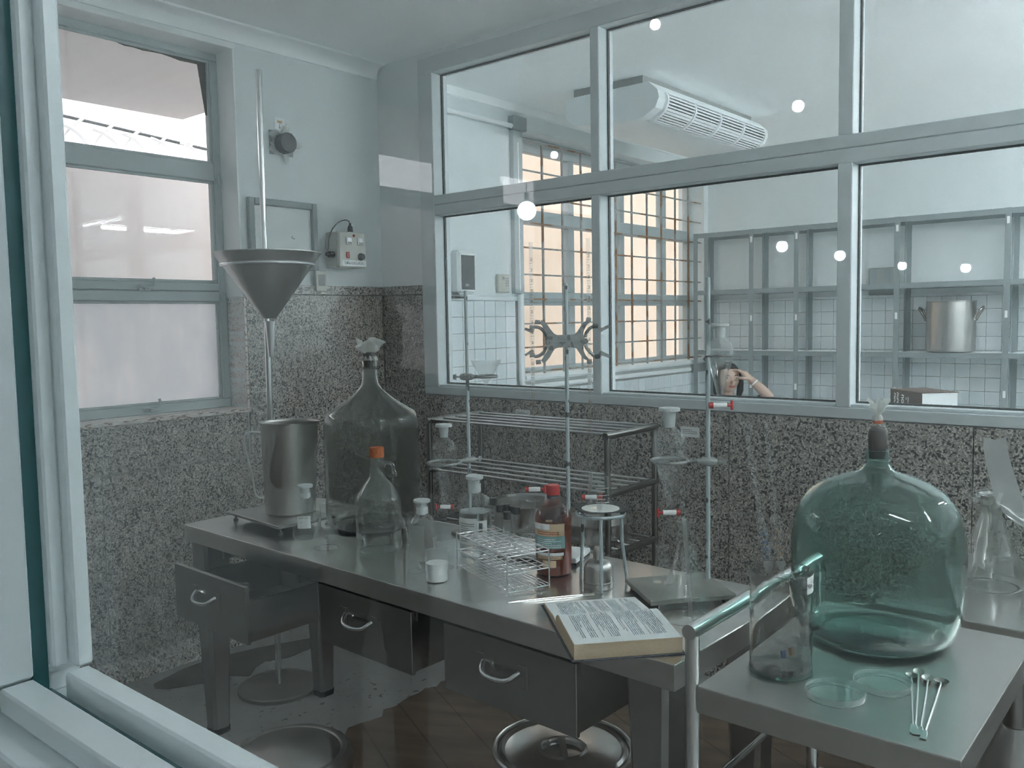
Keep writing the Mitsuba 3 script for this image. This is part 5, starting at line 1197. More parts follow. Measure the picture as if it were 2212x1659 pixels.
strip_pts = [[-0.533, 2.80, 1.155], [-0.520, 2.79, 1.08], [-0.50, 2.775, 1.02], [-0.48, 2.765, 0.97], [-0.44, 2.76, 0.93], [-0.38, 2.77, 0.90]]
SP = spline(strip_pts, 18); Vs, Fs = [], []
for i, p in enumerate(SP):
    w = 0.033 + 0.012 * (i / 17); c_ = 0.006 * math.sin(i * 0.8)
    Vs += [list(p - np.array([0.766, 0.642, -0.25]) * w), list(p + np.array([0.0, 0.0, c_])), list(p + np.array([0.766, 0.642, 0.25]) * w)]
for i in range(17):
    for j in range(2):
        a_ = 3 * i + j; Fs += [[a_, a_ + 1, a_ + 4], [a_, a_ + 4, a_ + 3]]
solo('plastic_strip', TM(Vs, Fs), 'm_reflection_film', 'strip of thin translucent plastic film hanging into the glass trough', 'plastic film', smooth=True)  # a reflection in the glass, built as a see-through strip

# ---------------------------------------------------------------- things on the walls of the lab
WX = GX if False else XW
def FW(y, z, x=XW):      # frame on the left wall: x to the right along the wall, y up, z out of the wall
    return frame([0, 1, 0], [0, 0, 1], [1, 0, 0], [x, y, z])
k = thing('picture_frame', 'empty grey picture frame fixed to the wall right of the left window', 'frame')
ya, yb2, za, zb2 = 2.470, 2.884, 1.80, 2.148
for a_ in ((ya, ya + 0.034, za, zb2), (yb2 - 0.034, yb2, za, zb2), (ya + 0.034, yb2 - 0.034, zb2 - 0.034, zb2), (ya + 0.034, yb2 - 0.034, za, za + 0.034)):
    obj('rail', box(XW, XW + 0.024, *a_, 0.004), 'm_angle', k, False)
obj('backing', box(XW, XW + 0.004, ya + 0.034, yb2 - 0.034, za + 0.034, zb2 - 0.034), 'm_white', k, False)
obj('nail_mark', tube(spline([[XW + 0.0045, 2.735, 1.972], [XW + 0.0045, 2.730, 1.966], [XW + 0.0045, 2.738, 1.960], [XW + 0.0045, 2.748, 1.962]], 8), 0.0018, 6), 'm_grey', k)
k = thing('control_box', 'beige electrical control box with two meters, red switch and black knob, on the left wall', 'control box')
y0, y1, z0, z1, xo = 2.945, 3.128, 1.818, 2.006, XW + 0.115
obj('housing', box(XW, xo, y0, y1, z0, z1, 0.006), 'm_cream', k, False)
obj('lid_seam', box(xo - 0.022, xo - 0.020, y0 - 0.0008, y1 + 0.0008, z0 - 0.0008, z1 + 0.0008), 'm_grey', k, False)
for y in (3.008, 3.086):
    m_ = obj('meter', box(xo, xo + 0.012, y - 0.017, y + 0.017, 1.937, 1.977, 0.004), 'm_white_bright', k, False, label='white panel meter')
    obj('meter_scale', box(xo + 0.0121, xo + 0.0128, y - 0.013, y + 0.013, 1.956, 1.972), 'm_tile', m_, False); obj('meter_base', box(xo + 0.0121, xo + 0.0128, y - 0.013, y + 0.013, 1.940, 1.952), 'm_grey', m_, False)
obj('pilot_lamp', lathe([(0, 0.008), (0.004, 0.0075), (0.0065, 0.004), (0.0075, 0), (0, 0)][::-1], 20).apply_transform(FW(3.046, 1.986, xo)), 'm_red', k, label='round red pilot lamp')
obj('switch', box(xo, xo + 0.007, 2.990, 3.012, 1.866, 1.899, 0.002), 'm_red', k, False, label='red rocker switch')
obj('knob', lathe([(0, 0), (0.020, 0), (0.020, 0.004), (0.0165, 0.006), (0.0155, 0.020), (0.013, 0.022), (0, 0.022)], 28).apply_transform(FW(3.090, 1.876, xo)), 'm_black', k, label='black control knob')
lb = obj('name_label', box(xo, xo + 0.0012, 2.966, 3.127, 1.824, 1.856, 0.0004), 'm_white', k, False)
# a line of Thai lettering, drawn as strokes
def thai_line(w, h):
    G = {'ไ': [[(0.3, 0), (0.3, 1.0), (0.15, 1.25), (0.45, 1.35)]], 'ส': [[(0, .5), (.1, .7), (0, .7)], [(0, .7), (0, 0), (.6, 0), (.6, .8)], [(.2, .9), (.5, .95), (.7, 1.1)]], '่': [[(.1, 1.2), (.1, 1.35)]], 'ห': [[(0, .9), (0, 0), (.6, .9), (.6, 0)]],
         'ล': [[(0, .2), (.2, 0), (.2, .7), (.6, .9), (.6, 0)]], 'อ': [[(0, .8), (.3, .95), (.6, .8), (.6, .1), (.3, 0), (0, .1), (0, .5)]], 'ด': [[(.3, .4), (0, .3), (0, .8), (.3, .95), (.6, .8), (.6, 0)]], 'เ': [[(.1, .9), (.1, .1), (.25, 0)]],
         'ว': [[(0, .8), (.3, .95), (.5, .8), (.5, 0)]], 'น': [[(0, .9), (.1, 0), (.5, .1), (.5, .9)]], '้': [[(.1, 1.2), (.25, 1.3), (.4, 1.2)]], 'ำ': [[(0, .9), (.3, .9), (.35, 0)], [(-.2, 1.2), (-.1, 1.3)]], 'ร': [[(.1, 0), (.4, .1), (.4, .6), (0, .75), (.3, .95), (.45, .9)]], 'ั': [[(-.3, 1.15), (-.1, 1.3), (.1, 1.2)]], 'ง': [[(.3, .9), (.45, .8), (.3, 0), (0, .45)]], 'ฟ': [[(0, .9), (0, 0), (.25, .6), (.5, 0), (.5, 1.2)]], 'ิ': [[(-.5, 1.1), (-.2, 1.3), (0, 1.1)]], 'ต': [[(.15, .4), (0, .2), (0, .8), (.15, .95), (.3, .8), (.45, .95), (.6, .8), (.6, 0)]], 'ก': [[(0, 0), (0, .6), (.1, .75), (0, .85), (.3, .98), (.55, .85), (.55, 0)]], 'ี': [[(-.5, 1.1), (-.2, 1.3), (0, 1.1), (0, 1.35)]], 'พ': [[(0, .9), (.05, 0), (.25, .6), (.45, 0), (.5, .95)]]}
    seq = 'ไสฟิลเตอร์น้ำหรังถัง' if False else ['ไ', 'ส', '่', 'ฟ', 'ิ', 'ล', 'เ', 'ต', 'อ', 'ร', 'น', '้', 'ำ', 'ห', 'ร', 'ี', 'อ', 'ก', 'ั', 'ง']
    xx, ms = 0.0, []
    for ch in seq:
        comb = ch in '่้ัิี'
        ox = xx - 0.75 if comb and ch not in 'ิีั' else xx - (0.2 if comb else 0)
        for st in G[ch]:
            for p, q in zip(st[:-1], st[1:]):
                a_, b_ = np.array([ox + p[0], p[1]]), np.array([ox + q[0], q[1]]); d = b_ - a_; n = np.array([-d[1], d[0]]) / (np.linalg.norm(d) + 1e-9) * 0.075
                ms.append(prism([a_ + n, a_ - n, b_ - n, b_ + n], 0, 0.001))
        if not comb: xx += 0.85
    m = cat(ms); m.vertices[:, 0] *= w / xx; m.vertices[:, 1] *= h; m.vertices[:, 2] *= 0.4
    return m
tl = thai_line(0.136, 0.0125)
obj('lettering', xf(tl, FW(2.978, 1.834, xo + 0.0013)), 'm_ink', lb, False)
obj('top_plug', lathe([(0, 0), (0.015, 0), (0.015, 0.02), (0.012, 0.034), (0.006, 0.040), (0.008, 0.050), (0, 0.052)], 20, (xo - 0.045, 3.060, z1)), 'm_black', k)
obj('side_plug', cat([bar([xo - 0.05, y0 - 0.03, 1.885], [xo - 0.05, y0, 1.885], 0.017, 18), bar([xo - 0.05, y0 - 0.045, 1.885], [xo - 0.05, y0 - 0.03, 1.885], 0.010, 14)]), 'm_black', k)
obj('cable', tube(spline([[xo - 0.045, 3.060, z1 + 0.05], [xo - 0.045, 3.045, z1 + 0.064], [xo - 0.046, 3.01, z1 + 0.062], [xo - 0.05, 2.965, z1 + 0.035], [xo - 0.055, 2.935, z1 - 0.01], [xo - 0.06, 2.925, z1 - 0.06], [xo - 0.05, 2.910, 1.905], [xo - 0.05, 2.902, 1.885]], 30), 0.0035, 8), 'm_darkgrey', k)
k = thing('wall_socket', 'small cream wall socket plate on the granite edge below the control box', 'socket')
obj('plate', box(XW + 0.0201, XW + 0.030, 2.855, 2.925, 1.690, 1.80, 0.004), 'm_cream', k, False); obj('insert', box(XW + 0.0301, XW + 0.032, 2.868, 2.912, 1.72, 1.78, 0.001), 'm_grey', k, False)
k = thing('exhaust_cap', 'grey wall plate with a round dark cap sealed with crinkled tape, above the picture frame', 'wall cap')
obj('plate', box(XW, XW + 0.004, 2.615, 2.757, 2.375, 2.495, 0.001), 'm_angle', k, False)
obj('cap', lathe([(0, 0), (0.050, 0), (0.050, 0.055), (0.047, 0.060), (0, 0.062)], 36).apply_transform(FW(2.690, 2.432, XW + 0.004)), 'm_darkgrey', k)
cr = crumple((0, 0, 0), 0.064, 0.012, 8, 0.3, 30, 6); obj('tape', cr.apply_transform(FW(2.690, 2.432, XW + 0.0045)), 'm_plastic_wrap', k, True, label='crinkled silver tape')
k = thing('arrow_notice', 'small white notice with a brown downward arrow above the round wall cap', 'notice')
obj('paper', box(XW, XW + 0.001, 2.652, 2.712, 2.502, 2.562), 'm_white', k, False)
obj('arrow', cat([box(XW + 0.001, XW + 0.0014, 2.680, 2.684, 2.512, 2.533), xf(prism([(-0.006, 0.006), (0.006, 0.006), (0, -0.004)], 0, 0.0004), FW(2.682, 2.510, XW + 0.001)), box(XW + 0.001, XW + 0.0014, 2.674, 2.690, 2.538, 2.542)]), 'm_label_brown', k, False)
obj('heading', box(XW + 0.001, XW + 0.0012, 2.667, 2.698, 2.536, 2.550), 'm_label_orange', k, False)
# little paper labels on the granite of the partition
for xx, zz, lab in ((-2.73, 1.055, 'small white paper label on the granite above the rod rack, left of the burettes'), (-1.80, 1.03, 'small white paper label on the granite wall beside the right end of the rod rack')):
    k = thing('paper_label', lab, 'label')
    obj('paper', box(xx - 0.045, xx + 0.045, YP - 0.0012, YP - 0.0002, zz - 0.022, zz + 0.022), 'm_paper', k, False)
    lp = ruled(0.07, 0.022, 3, 3); obj('print', xf(lp, frame([1, 0, 0], [0, 0, 1], [0, -1, 0], [xx - 0.035, YP - 0.0013, zz - 0.010])), 'm_grey', k, False)

# ---------------------------------------------------------------- back room
k = thing('air_conditioner', 'long white air conditioner with a curved slatted grille hanging under the back room ceiling', 'air conditioner')
ya, yb2 = 4.50, 6.02
pf = [(-3.30, 2.90), (-3.30, 2.78), (-3.24, 2.725), (-2.86, 2.69), (-2.74, 2.70), (-2.655, 2.745), (-2.63, 2.80), (-2.64, 2.845), (-2.70, 2.90)]
obj('casing', xf(prism([(a_, b_) for a_, b_ in pf], 0, yb2 - ya), frame([1, 0, 0], [0, 0, 1], [0, -1, 0], [0, yb2, 0])), 'm_white', k, 30)
obj('mount', box(-3.25, -2.75, ya + 0.02, yb2 - 0.02, 2.9, ZC), 'm_grey', k, False)
fp = np.array([(-2.755, 2.697), (-2.655, 2.745), (-2.628, 2.80), (-2.638, 2.845)]); fs = spline(np.c_[fp, np.zeros(4)], 40)[:, :2]
for s in range(4):
    a0, a1 = ya + 0.10 + s * 0.34, ya + 0.10 + (s + 1) * 0.34 - 0.02
    obj('grille_slot', xf(prism([tuple(p + np.array([0.001, -0.001])) for p in fs[2:38]] + [tuple(p + np.array([-0.012, 0.004])) for p in fs[2:38][::-1]], 0, a1 - a0), frame([1, 0, 0], [0, 0, 1], [0, -1, 0], [0, a1, 0])), 'm_darkgrey', k, False)
    for i in range(4, 38, 3):
        p = fs[i]; t_ = fs[min(i + 1, 39)] - fs[i - 1]; t_ /= np.linalg.norm(t_); n_ = np.array([t_[1], -t_[0]])
        w_ = 0.0045 if i not in (19, 22) else 0.008
        q_ = [p + n_ * 0.010 + t_ * w_, p + n_ * 0.010 - t_ * w_, p - n_ * 0.006 - t_ * w_ * .6, p - n_ * 0.006 + t_ * w_ * .6]
        obj('grille_slat', xf(prism([tuple(z_) for z_ in q_], 0, a1 - a0), frame([1, 0, 0], [0, 0, 1], [0, -1, 0], [0, a1, 0])), 'm_white', k, False)
for s in range(5):
    y = ya + 0.09 + s * 0.34
    obj('grille_rib', xf(prism([tuple(p + np.array([0.012, -0.010])) for p in fs[::3]] + [tuple(p - np.array([0.01, -0.006])) for p in fs[::3][::-1]], 0, 0.018), frame([1, 0, 0], [0, 0, 1], [0, -1, 0], [0, y + 0.009, 0])), 'm_white', k, False)
solo('conduit_pipe', tube([[XW + 0.03, 3.46, 2.80], [XW + 0.03, 4.30, 2.80], [XW + 0.03, 4.478, 2.80]], 0.016, 12), 'm_white', 'white conduit pipe running along the left wall below the back room ceiling', 'pipe')
k = thing('junction_box', 'grey metal junction box at the end of the conduit above the barred window', 'box')
obj('body', box(XW, XW + 0.05, 4.48, 4.62, 2.78, 2.87, 0.004), 'm_angle', k, False); obj('channel', box(XW, XW + 0.035, 4.49, 4.585, 1.70, 2.779, 0.003), 'm_frame_grey', k, False)
obj('channel_line', box(XW + 0.0351, XW + 0.037, 4.532, 4.542, 1.72, 2.70), 'm_white_bright', k, False)
solo('drain_pipe', tube([[XW + 0.028, 4.545, 1.69], [XW + 0.028, 4.545, 1.13], [XW + 0.028, 4.552, 1.095], [XW + 0.028, 4.574, 1.070], [XW + 0.028, 4.61, 1.06], [XW + 0.028, 4.68, 1.06], [XW + 0.028, 6.9, 1.06]], 0.018, 12), 'm_white', 'white plastic pipe bending under the barred window on the back room wall', 'pipe')
k = thing('wall_dispenser', 'pale wall dispenser with a dark front panel, left of the barred window', 'dispenser')
obj('body', box(XW + 0.014, XW + 0.10, 3.872, 4.028, 1.685, 1.955, 0.018), 'm_white', k, 30)
obj('front_panel', box(XW + 0.1002, XW + 0.104, 3.895, 4.012, 1.715, 1.925, 0.001), 'm_darkgrey', k, False, label='dark front panel')
obj('panel_tag', box(XW + 0.1042, XW + 0.105, 3.925, 3.957, 1.735, 1.75), 'm_grey', k, False)
obj('back_plate', box(XW + 0.0, XW + 0.0138, 3.83, 3.875, 1.672, 1.985, 0.002), 'm_angle', k, False); obj('bracket', box(XW + 0.0, XW + 0.115, 3.80, 3.90, 1.660, 1.672, 0.002), 'm_black', k, False)
obj('ring_pull', ring(0.015, 0.003, (0, 0, 0), 20, 6).apply_transform(FW(4.052, 1.90, XW + 0.05)), 'm_grey', k, True)
k = thing('thermostat', 'small cream remote control panel on the wall beside the barred window', 'control panel')
obj('body', box(XW, XW + 0.025, 4.325, 4.445, 1.705, 1.825, 0.005), 'm_cream', k, False); obj('display', box(XW + 0.0251, XW + 0.0262, 4.365, 4.388, 1.79, 1.81), 'm_grey', k, False)
for i in range(2):
    for j in range(4): obj('button', box(XW + 0.0251, XW + 0.027, 4.398 + i * 0.020, 4.410 + i * 0.020, 1.745 + j * 0.016, 1.755 + j * 0.016), 'm_grey', k, False)
k = thing('wall_hook', 'thin dark curved hook on the tiled wall of the back room', 'hook')
obj('wire', tube(spline([[XW + 0.012, 3.80, 1.60], [XW + 0.03, 3.83, 1.618], [XW + 0.035, 3.86, 1.60], [XW + 0.03, 3.865, 1.572]], 12), 0.004, 8), 'm_darkgrey', k)
# shelving
k = thing('shelving_rack', 'grey slotted-angle shelving with white shelves along the tiled wall of the back room', 'shelving')
yf2, yr2 = 6.95, 7.255
PX = [-3.70, -3.18, -2.79, -2.01, -1.27, -0.50, 0.27]
for x in PX:
    for yy, s in ((yf2, 1), (yr2, -1)):
        zt = 2.25
        obj('post', cat([box(x - 0.02, x + 0.02, yy - 0.002, yy + 0.002, FLOOR, zt), box(x - 0.02, x - 0.016, min(yy + s * 0.0021, yy + s * 0.04), max(yy + s * 0.0021, yy + s * 0.04), FLOOR, zt)]), 'm_angle', k, False)
    for zl in (2.16, 1.52, 0.95):
        if x > -3.5 and x < 0: obj('size_label', box(x - 0.009, x + 0.009, yf2 - 0.0040, yf2 - 0.0021, zl - 0.02 - 0.02 * (zl < 2), zl + 0.03 - 0.02 * (zl < 2)), 'm_white_bright', k, False)
for z in (2.235, 1.738, 1.215, 0.55):
    for a_, b_ in zip(PX[:-1], PX[1:]):
        obj('shelf', box(a_ + 0.021, b_ - 0.021, yf2 + 0.0045, yr2 - 0.0045, z, z + 0.012), 'm_white', k, False)
        obj('shelf_edge', box(a_ + 0.0205, b_ - 0.0205, yf2, yf2 + 0.004, z - 0.027, z + 0.013), 'm_angle', k, False); obj('shelf_edge', box(a_ + 0.0205, b_ - 0.0205, yr2 - 0.004, yr2, z - 0.027, z + 0.013), 'm_angle', k, False)
k = thing('stock_pot', 'big two-handled steel stock pot on the middle shelf of the back room shelving', 'pot')
x, y, z = -1.660, 7.09, 1.2275; r = 0.168
obj('body', lathe([(0, z), (r - 0.025, z), (r - 0.006, z + 0.006), (r, z + 0.028), (r, z + 0.372), (r + 0.005, z + 0.376), (r + 0.005, z + 0.380), (r - 0.003, z + 0.380), (r - 0.004, z + 0.03), (r - 0.02, z + 0.008), (0, z + 0.006)], 56, (x, y, 0)), 'm_brushed', k)
for s in (-1, 1):
    P = [[x + s * r * 0.985, y - 0.035, z + 0.30], [x + s * (r + 0.03), y - 0.033, z + 0.335], [x + s * (r + 0.048), y, z + 0.345], [x + s * (r + 0.03), y + 0.033, z + 0.335], [x + s * r * 0.985, y + 0.035, z + 0.30]]
    obj('handle', tube(spline([[x + s * r * 0.99, y - 0.04, z + 0.235], [x + s * (r + 0.02), y - 0.04, z + 0.285], [x + s * (r + 0.045), y - 0.032, z + 0.325], [x + s * (r + 0.045), y + 0.032, z + 0.325], [x + s * (r + 0.02), y + 0.04, z + 0.285], [x + s * r * 0.99, y + 0.04, z + 0.235]], 24), 0.0085, 8), 'm_steel_dark', k)
k = thing('wall_unit', 'grey metal box with darker bands behind the shelf, left of the stock pot', 'metal box')
obj('body', box(-2.315, -2.115, 7.258, YB - 0.001, 1.672, 1.89, 0.006), 'm_grey', k, False)
for a_, b_ in ((-2.305, -2.258), (-2.19, -2.155)): obj('band', box(a_, b_, 7.2555, 7.2579, 1.677, 1.885), 'm_angle', k, False)
# ledge behind the glass with the thick book and papers
F2('inner_ledge', -3.318, 2.2, 3.4505, 3.78, 1.128, 1.148)
pA, pB = np.array([-0.923, 3.530]), np.array([-1.085, 3.690])
d_ = (pB - pA); LBk = np.linalg.norm(d_); d_ /= LBk; n_ = np.array([d_[1], -d_[0]]); n_ = -n_ if n_ @ np.array([0.6, 0.8]) < 0 else n_
k = thing('thick_book', 'thick dark brown book with white lettering, lying on the ledge behind the glass', 'book')
zb = 1.1535
B = lambda m: xf(m, frame([-d_[0], -d_[1], 0], [n_[0], n_[1], 0], [0, 0, 1], [pB[0], pB[1], zb]))
H = 0.066
obj('cover', B(cat([box(0, LBk, 0, 0.003, 0, H, 0.001), box(0, LBk, 0.003, 0.15, 0, 0.0025), box(0, LBk, 0.003, 0.15, H - 0.0025, H)])), 'm_brown_book', k, False)
obj('page_block', B(box(0.003, LBk - 0.002, 0.0032, 0.146, 0.0026, H - 0.0026)), 'm_white_bright', k, False)
# spine lettering: lines read bottom to top across the spine
SM = lambda s: frame([0, 0, 1], [d_[0], d_[1], 0], np.array([-n_[0], -n_[1], 0]), [pB[0] - d_[0] * s - n_[0] * 0.0002, pB[1] - d_[1] * s - n_[1] * 0.0002, zb + 0.006])
for s, t_, h in ((0.043, 'FOOD', 0.017), (0.068, 'QUALITY', 0.0115), (0.098, 'FOOD & NUTR', 0.0), (0.128, 'SCIENCE', 0.0)):
    pass
def spine(txt, s, h, z_):
    m = meshkit.text_mesh(txt, h, 0.0005, True)
    ex = m.vertices[:, 0].max() - m.vertices[:, 0].min(); f = min(1.0, 0.054 / ex); m.vertices[:, 0] *= f
    o_ = pB - d_ * s - n_ * 0.0002
    # text x goes down the spine face's vertical, its top towards the right end
    obj('lettering', xf(m, frame([0, 0, -1.0], [-d_[0], -d_[1], 0], [-n_[0], -n_[1], 0], [o_[0], o_[1], zb + z_])), 'm_white', k, False)
spine('nwu', 0.030, 0.016, 0.052); spine('nuna', 0.052, 0.016, 0.055); spine('nou', 0.086, 0.022, 0.050); spine('by', 0.118, 0.007, 0.040); spine('editors', 0.132, 0.006, 0.042)
solo('paper_stack', xf(box(-0.16, 0.10, -0.07, 0.07, 0, 0.0045, 0.001), frame([0.93, -0.36, 0], [0.36, 0.93, 0], [0, 0, 1], [-1.10, 3.60, 1.1485])), 'm_paper', 'white papers lying under the thick brown book on the ledge', 'papers', smooth=False)
solo('blue_booklet', xf(box(-0.10, 0.10, -0.06, 0.06, 0, 0.006, 0.001), frame([0.9, -0.43, 0], [0.43, 0.9, 0], [0, 0, 1], [-0.78, 3.67, 1.1485])), 'm_blue', 'thin blue booklet lying on the ledge right of the thick brown book', 'booklet', smooth=False)

# ---------------------------------------------------------------- people
def figure(bones, joints, name, m, parent, pitch=0.018, it=8):
    J = {k_: (np.array(p, float), r) for k_, (p, r) in joints.items()}
    ms = []
    for a_, b_ in bones:
        S_ = []
        for q_ in (a_, b_):
            p, r = J[q_]; S_.append(m3d.Manifold.sphere(r, 20).translate(list(p)))
        ms.append(m3d.Manifold.batch_hull(S_))
    M = ms[0]
    for s in ms[1:]: M = M + s
    M = M.refine_to_length(pitch); g = M.to_mesh(); t = TM(g.vert_properties[:, :3], g.tri_verts); t.merge_vertices()
    trimesh.smoothing.filter_taubin(t, 0.5, 0.53, it)
    return obj(name, t, m, parent, True)
def head(c, fwd, s, parent, skin, hair, long_hair=True):
    """face towards fwd (unit, horizontal); s = head height"""
    f = np.array([fwd[0], fwd[1], 0.0]); f /= np.linalg.norm(f); l = np.array([-f[1], f[0], 0]); u_ = np.array([0, 0, 1.0])
    m = trimesh.creation.icosphere(4, 1.0); v = m.vertices.copy()       # x = forward, y = left, z = up
    z = v[:, 2]; x_ = v[:, 0]
    w = np.where(z < 0, 1 - 0.30 * (-z) ** 1.6, 1.0)
    v[:, 1] *= 0.37 * w; v[:, 0] = x_ * np.where(x_ > 0, 0.42, 0.46) * np.where(z < -0.3, 1 - 0.25 * np.where(x_ < 0, 1, 0) * (-z - 0.3), 1); v[:, 2] = z * 0.5
    bump = lambda yy, zz, sy, sz: np.exp(-((v[:, 1] - yy) / sy) ** 2 - ((v[:, 2] - zz) / sz) ** 2) * (x_ > 0.2)
    v[:, 0] += 0.085 * bump(0, -0.085, 0.045, 0.07) + 0.035 * bump(0, 0.0, 0.03, 0.08)
    v[:, 0] -= 0.035 * (bump(0.15, 0.03, 0.07, 0.045) + bump(-0.15, 0.03, 0.07, 0.045))
    v[:, 0] += 0.03 * bump(0, -0.235, 0.10, 0.04) + 0.03 * bump(0, -0.40, 0.10, 0.07) + 0.02 * (bump(0.2, -0.08, .08, .08) + bump(-0.2, -0.08, .08, .08))
    M = frame(f, l, u_, c); M[:3, :3] *= s
    hk = obj('head', xf(TM(v, m.faces), M), skin, parent, True)
    pt = lambda a_, b_, c_: (M @ np.array([a_, b_, c_, 1.0]))[:3]
    for sy in (1, -1):
        e = obj('eye', ball(pt(0.365, 0.15 * sy, 0.035), s * 0.040, 2), 'm_white_bright', hk, True); 
        obj('iris', ball(pt(0.390, 0.15 * sy, 0.035), s * 0.024, 2), 'm_black', hk, True)
        obj('eyebrow', tube(spline([pt(0.385, 0.08 * sy, 0.105), pt(0.385, 0.15 * sy, 0.125), pt(0.345, 0.235 * sy, 0.105)], 8), s * 0.013, 6), hair, hk)
        obj('ear', ball(pt(-0.02, 0.375 * sy, -0.02), [s * 0.045, s * 0.045, s * 0.085], 2), skin, hk, True)
    obj('lips', cat([tube(spline([pt(0.395, 0.095, -0.243), pt(0.438, 0.03, -0.226), pt(0.441, 0, -0.231), pt(0.438, -0.03, -0.226), pt(0.395, -0.095, -0.243)], 12), s * 0.016, 6), tube(spline([pt(0.395, 0.085, -0.247), pt(0.433, 0, -0.268), pt(0.395, -0.085, -0.247)], 12), s * 0.019, 6)]), 'm_lips', hk)
    # hair: cap over the skull, open at the face
    m2 = trimesh.creation.icosphere(4, 1.0); q_ = m2.vertices.copy(); xq, yq, zq = q_.T
    keep = ~((xq > 0.30 + 0.25 * np.maximum(zq - 0.3, 0)) & (zq < 0.62) & (np.abs(yq) < 0.86)) & (zq > (-0.55 if long_hair else -0.25))
    h = q_ * np.array([0.485, 0.43, 0.545]) + np.array([-0.015, 0, 0.0])
    F_ = m2.faces[keep[m2.faces].all(1)]
    hp = TM(h, F_); hp.remove_unreferenced_vertices()
    inner = hp.copy(); inner.vertices = inner.vertices * 0.94; inner.faces = inner.faces[:, ::-1]
    parts_ = [hp, inner]
    if long_hair:
        for sy in (1, -1):
            parts_.append(tube([[-0.02, 0.40 * sy, 0.10], [0.06, 0.415 * sy, -0.15], [0.05, 0.40 * sy, -0.42], [0.0, 0.36 * sy, -0.68]], [0.10, 0.105, 0.11, 0.07], 12))
        parts_.append(tube([[-0.33, 0, 0.1], [-0.36, 0, -0.3], [-0.30, 0, -0.72]], [0.26, 0.27, 0.18], 16))
    obj('hair', xf(cat(parts_), M), hair, parent, True)
    return hk
def hand(wrist, d, palm_n, s, curl, parent, skin):
    """d = along the fingers, palm_n = out of the palm; five fingers of their own"""
    d = np.array(d, float); d /= np.linalg.norm(d); n = np.array(palm_n, float); n -= d * (n @ d); n /= np.linalg.norm(n); w = np.cross(d, n)
    wrist = np.array(wrist, float); J, Bn = {}, []
    J['w'] = (wrist, 0.026 * s); J['p1'] = (wrist + d * 0.075 * s + w * 0.028 * s, 0.014 * s); J['p2'] = (wrist + d * 0.075 * s - w * 0.028 * s, 0.014 * s); J['t0'] = (wrist + d * 0.025 * s + w * 0.030 * s, 0.015 * s)
    Bn += [('w', 'p1'), ('w', 'p2'), ('p1', 'p2'), ('w', 't0'), ('t0', 'p1')]
    def chain(nm, base, lens, ang0, r, side=0.0):
        p, a_ = base, ang0; prev = nm + '0'; J[prev] = (p, r * s)
        for i, l in enumerate(lens):
            a_ += curl * (0.5 if i == 0 else 0.75)
            p = p + (d * math.cos(a_) + n * math.sin(a_)) * l * s + w * side * l * s; cur = nm + str(i + 1)
            J[cur] = (p, (r - 0.0009 * (i + 1)) * s); Bn.append((prev, cur)); prev = cur
    for i, (nm, o_, L3) in enumerate((('a', 0.030, (0.040, 0.024, 0.020)), ('b', 0.010, (0.045, 0.028, 0.021)), ('c', -0.010, (0.042, 0.026, 0.020)), ('e', -0.029, (0.033, 0.020, 0.018)))):
        chain(nm, wrist + d * (0.080 - 0.002 * i * i) * s + w * o_ * s, L3, 0.0, 0.0088, 0.05 * (1.5 - i))
    J['th0'] = J['t0']; p = J['t0'][0]
    p1 = p + (d * 0.5 + w * 0.65 + n * 0.5) * 0.035 * s; p2 = p1 + (d * 0.8 + w * 0.15 + n * 0.6) * 0.030 * s
    J['th1'] = (p1, 0.0115 * s); J['th2'] = (p2, 0.0095 * s); Bn += [('th0', 'th1'), ('th1', 'th2')]
    return figure(Bn, J, 'hand', skin, parent, 0.006, 4)

wk = thing('person', 'dark-haired woman in black and white top crouching behind the glass, one hand raised', 'person')
o = np.array([-2.93, 6.0, 0.0]); fw = np.array([0.47, -0.88, 0]); lf = np.array([0.88, 0.47, 0])     # faces the lab; lf = her left = the photograph's right
pt = lambda f, l, z: tuple(o + fw * f + lf * l + np.array([0, 0, z]))
elb, wri = np.array([-2.625, 6.03, 0.935]), np.array([-2.735, 5.99, 1.052])
J = {'pel': (pt(-0.05, 0, 0.26), 0.125), 'chest': (pt(0.0, 0, 0.62), 0.125), 'sl': (pt(0, 0.15, 0.80), 0.062), 'sr': (pt(0, -0.15, 0.80), 0.062), 'nk': (pt(0, 0, 0.83), 0.055),
     'el': (tuple(elb + np.array([-0.02, 0, -0.03])), 0.043), 'ml': (tuple(elb * 0.75 + np.array(pt(0, 0.15, 0.80)) * 0.25), 0.052), 'er': (pt(0.08, -0.25, 0.52), 0.045), 'hr': (pt(0.30, -0.12, 0.48), 0.036)}
figure([('pel', 'chest'), ('chest', 'sl'), ('chest', 'sr'), ('sl', 'sr'), ('sl', 'nk'), ('sr', 'nk'), ('sl', 'ml'), ('ml', 'el'), ('sr', 'er'), ('er', 'hr')], J, 'top', 'm_shirt', wk)
J = {'pel': (pt(-0.05, 0, 0.24), 0.128), 'hl': (pt(-0.02, 0.09, 0.24), 0.095), 'hr': (pt(-0.02, -0.09, 0.24), 0.095), 'kl': (pt(0.36, 0.13, 0.40), 0.062), 'kr': (pt(0.36, -0.13, 0.40), 0.062), 'al': (pt(0.16, 0.12, 0.055), 0.042), 'ar': (pt(0.16, -0.12, 0.055), 0.042)}
figure([('pel', 'hl'), ('pel', 'hr'), ('hl', 'kl'), ('hr', 'kr'), ('kl', 'al'), ('kr', 'ar')], J, 'trousers', 'm_trousers', wk)
for s in (1, -1): obj('shoe', xf(ball((0, 0, 0), (0.125, 0.042, 0.04), 3), frame(fw, lf, [0, 0, 1], np.array(pt(0.20, 0.12 * s, FLOOR + 0.04)))), 'm_black', wk, True)
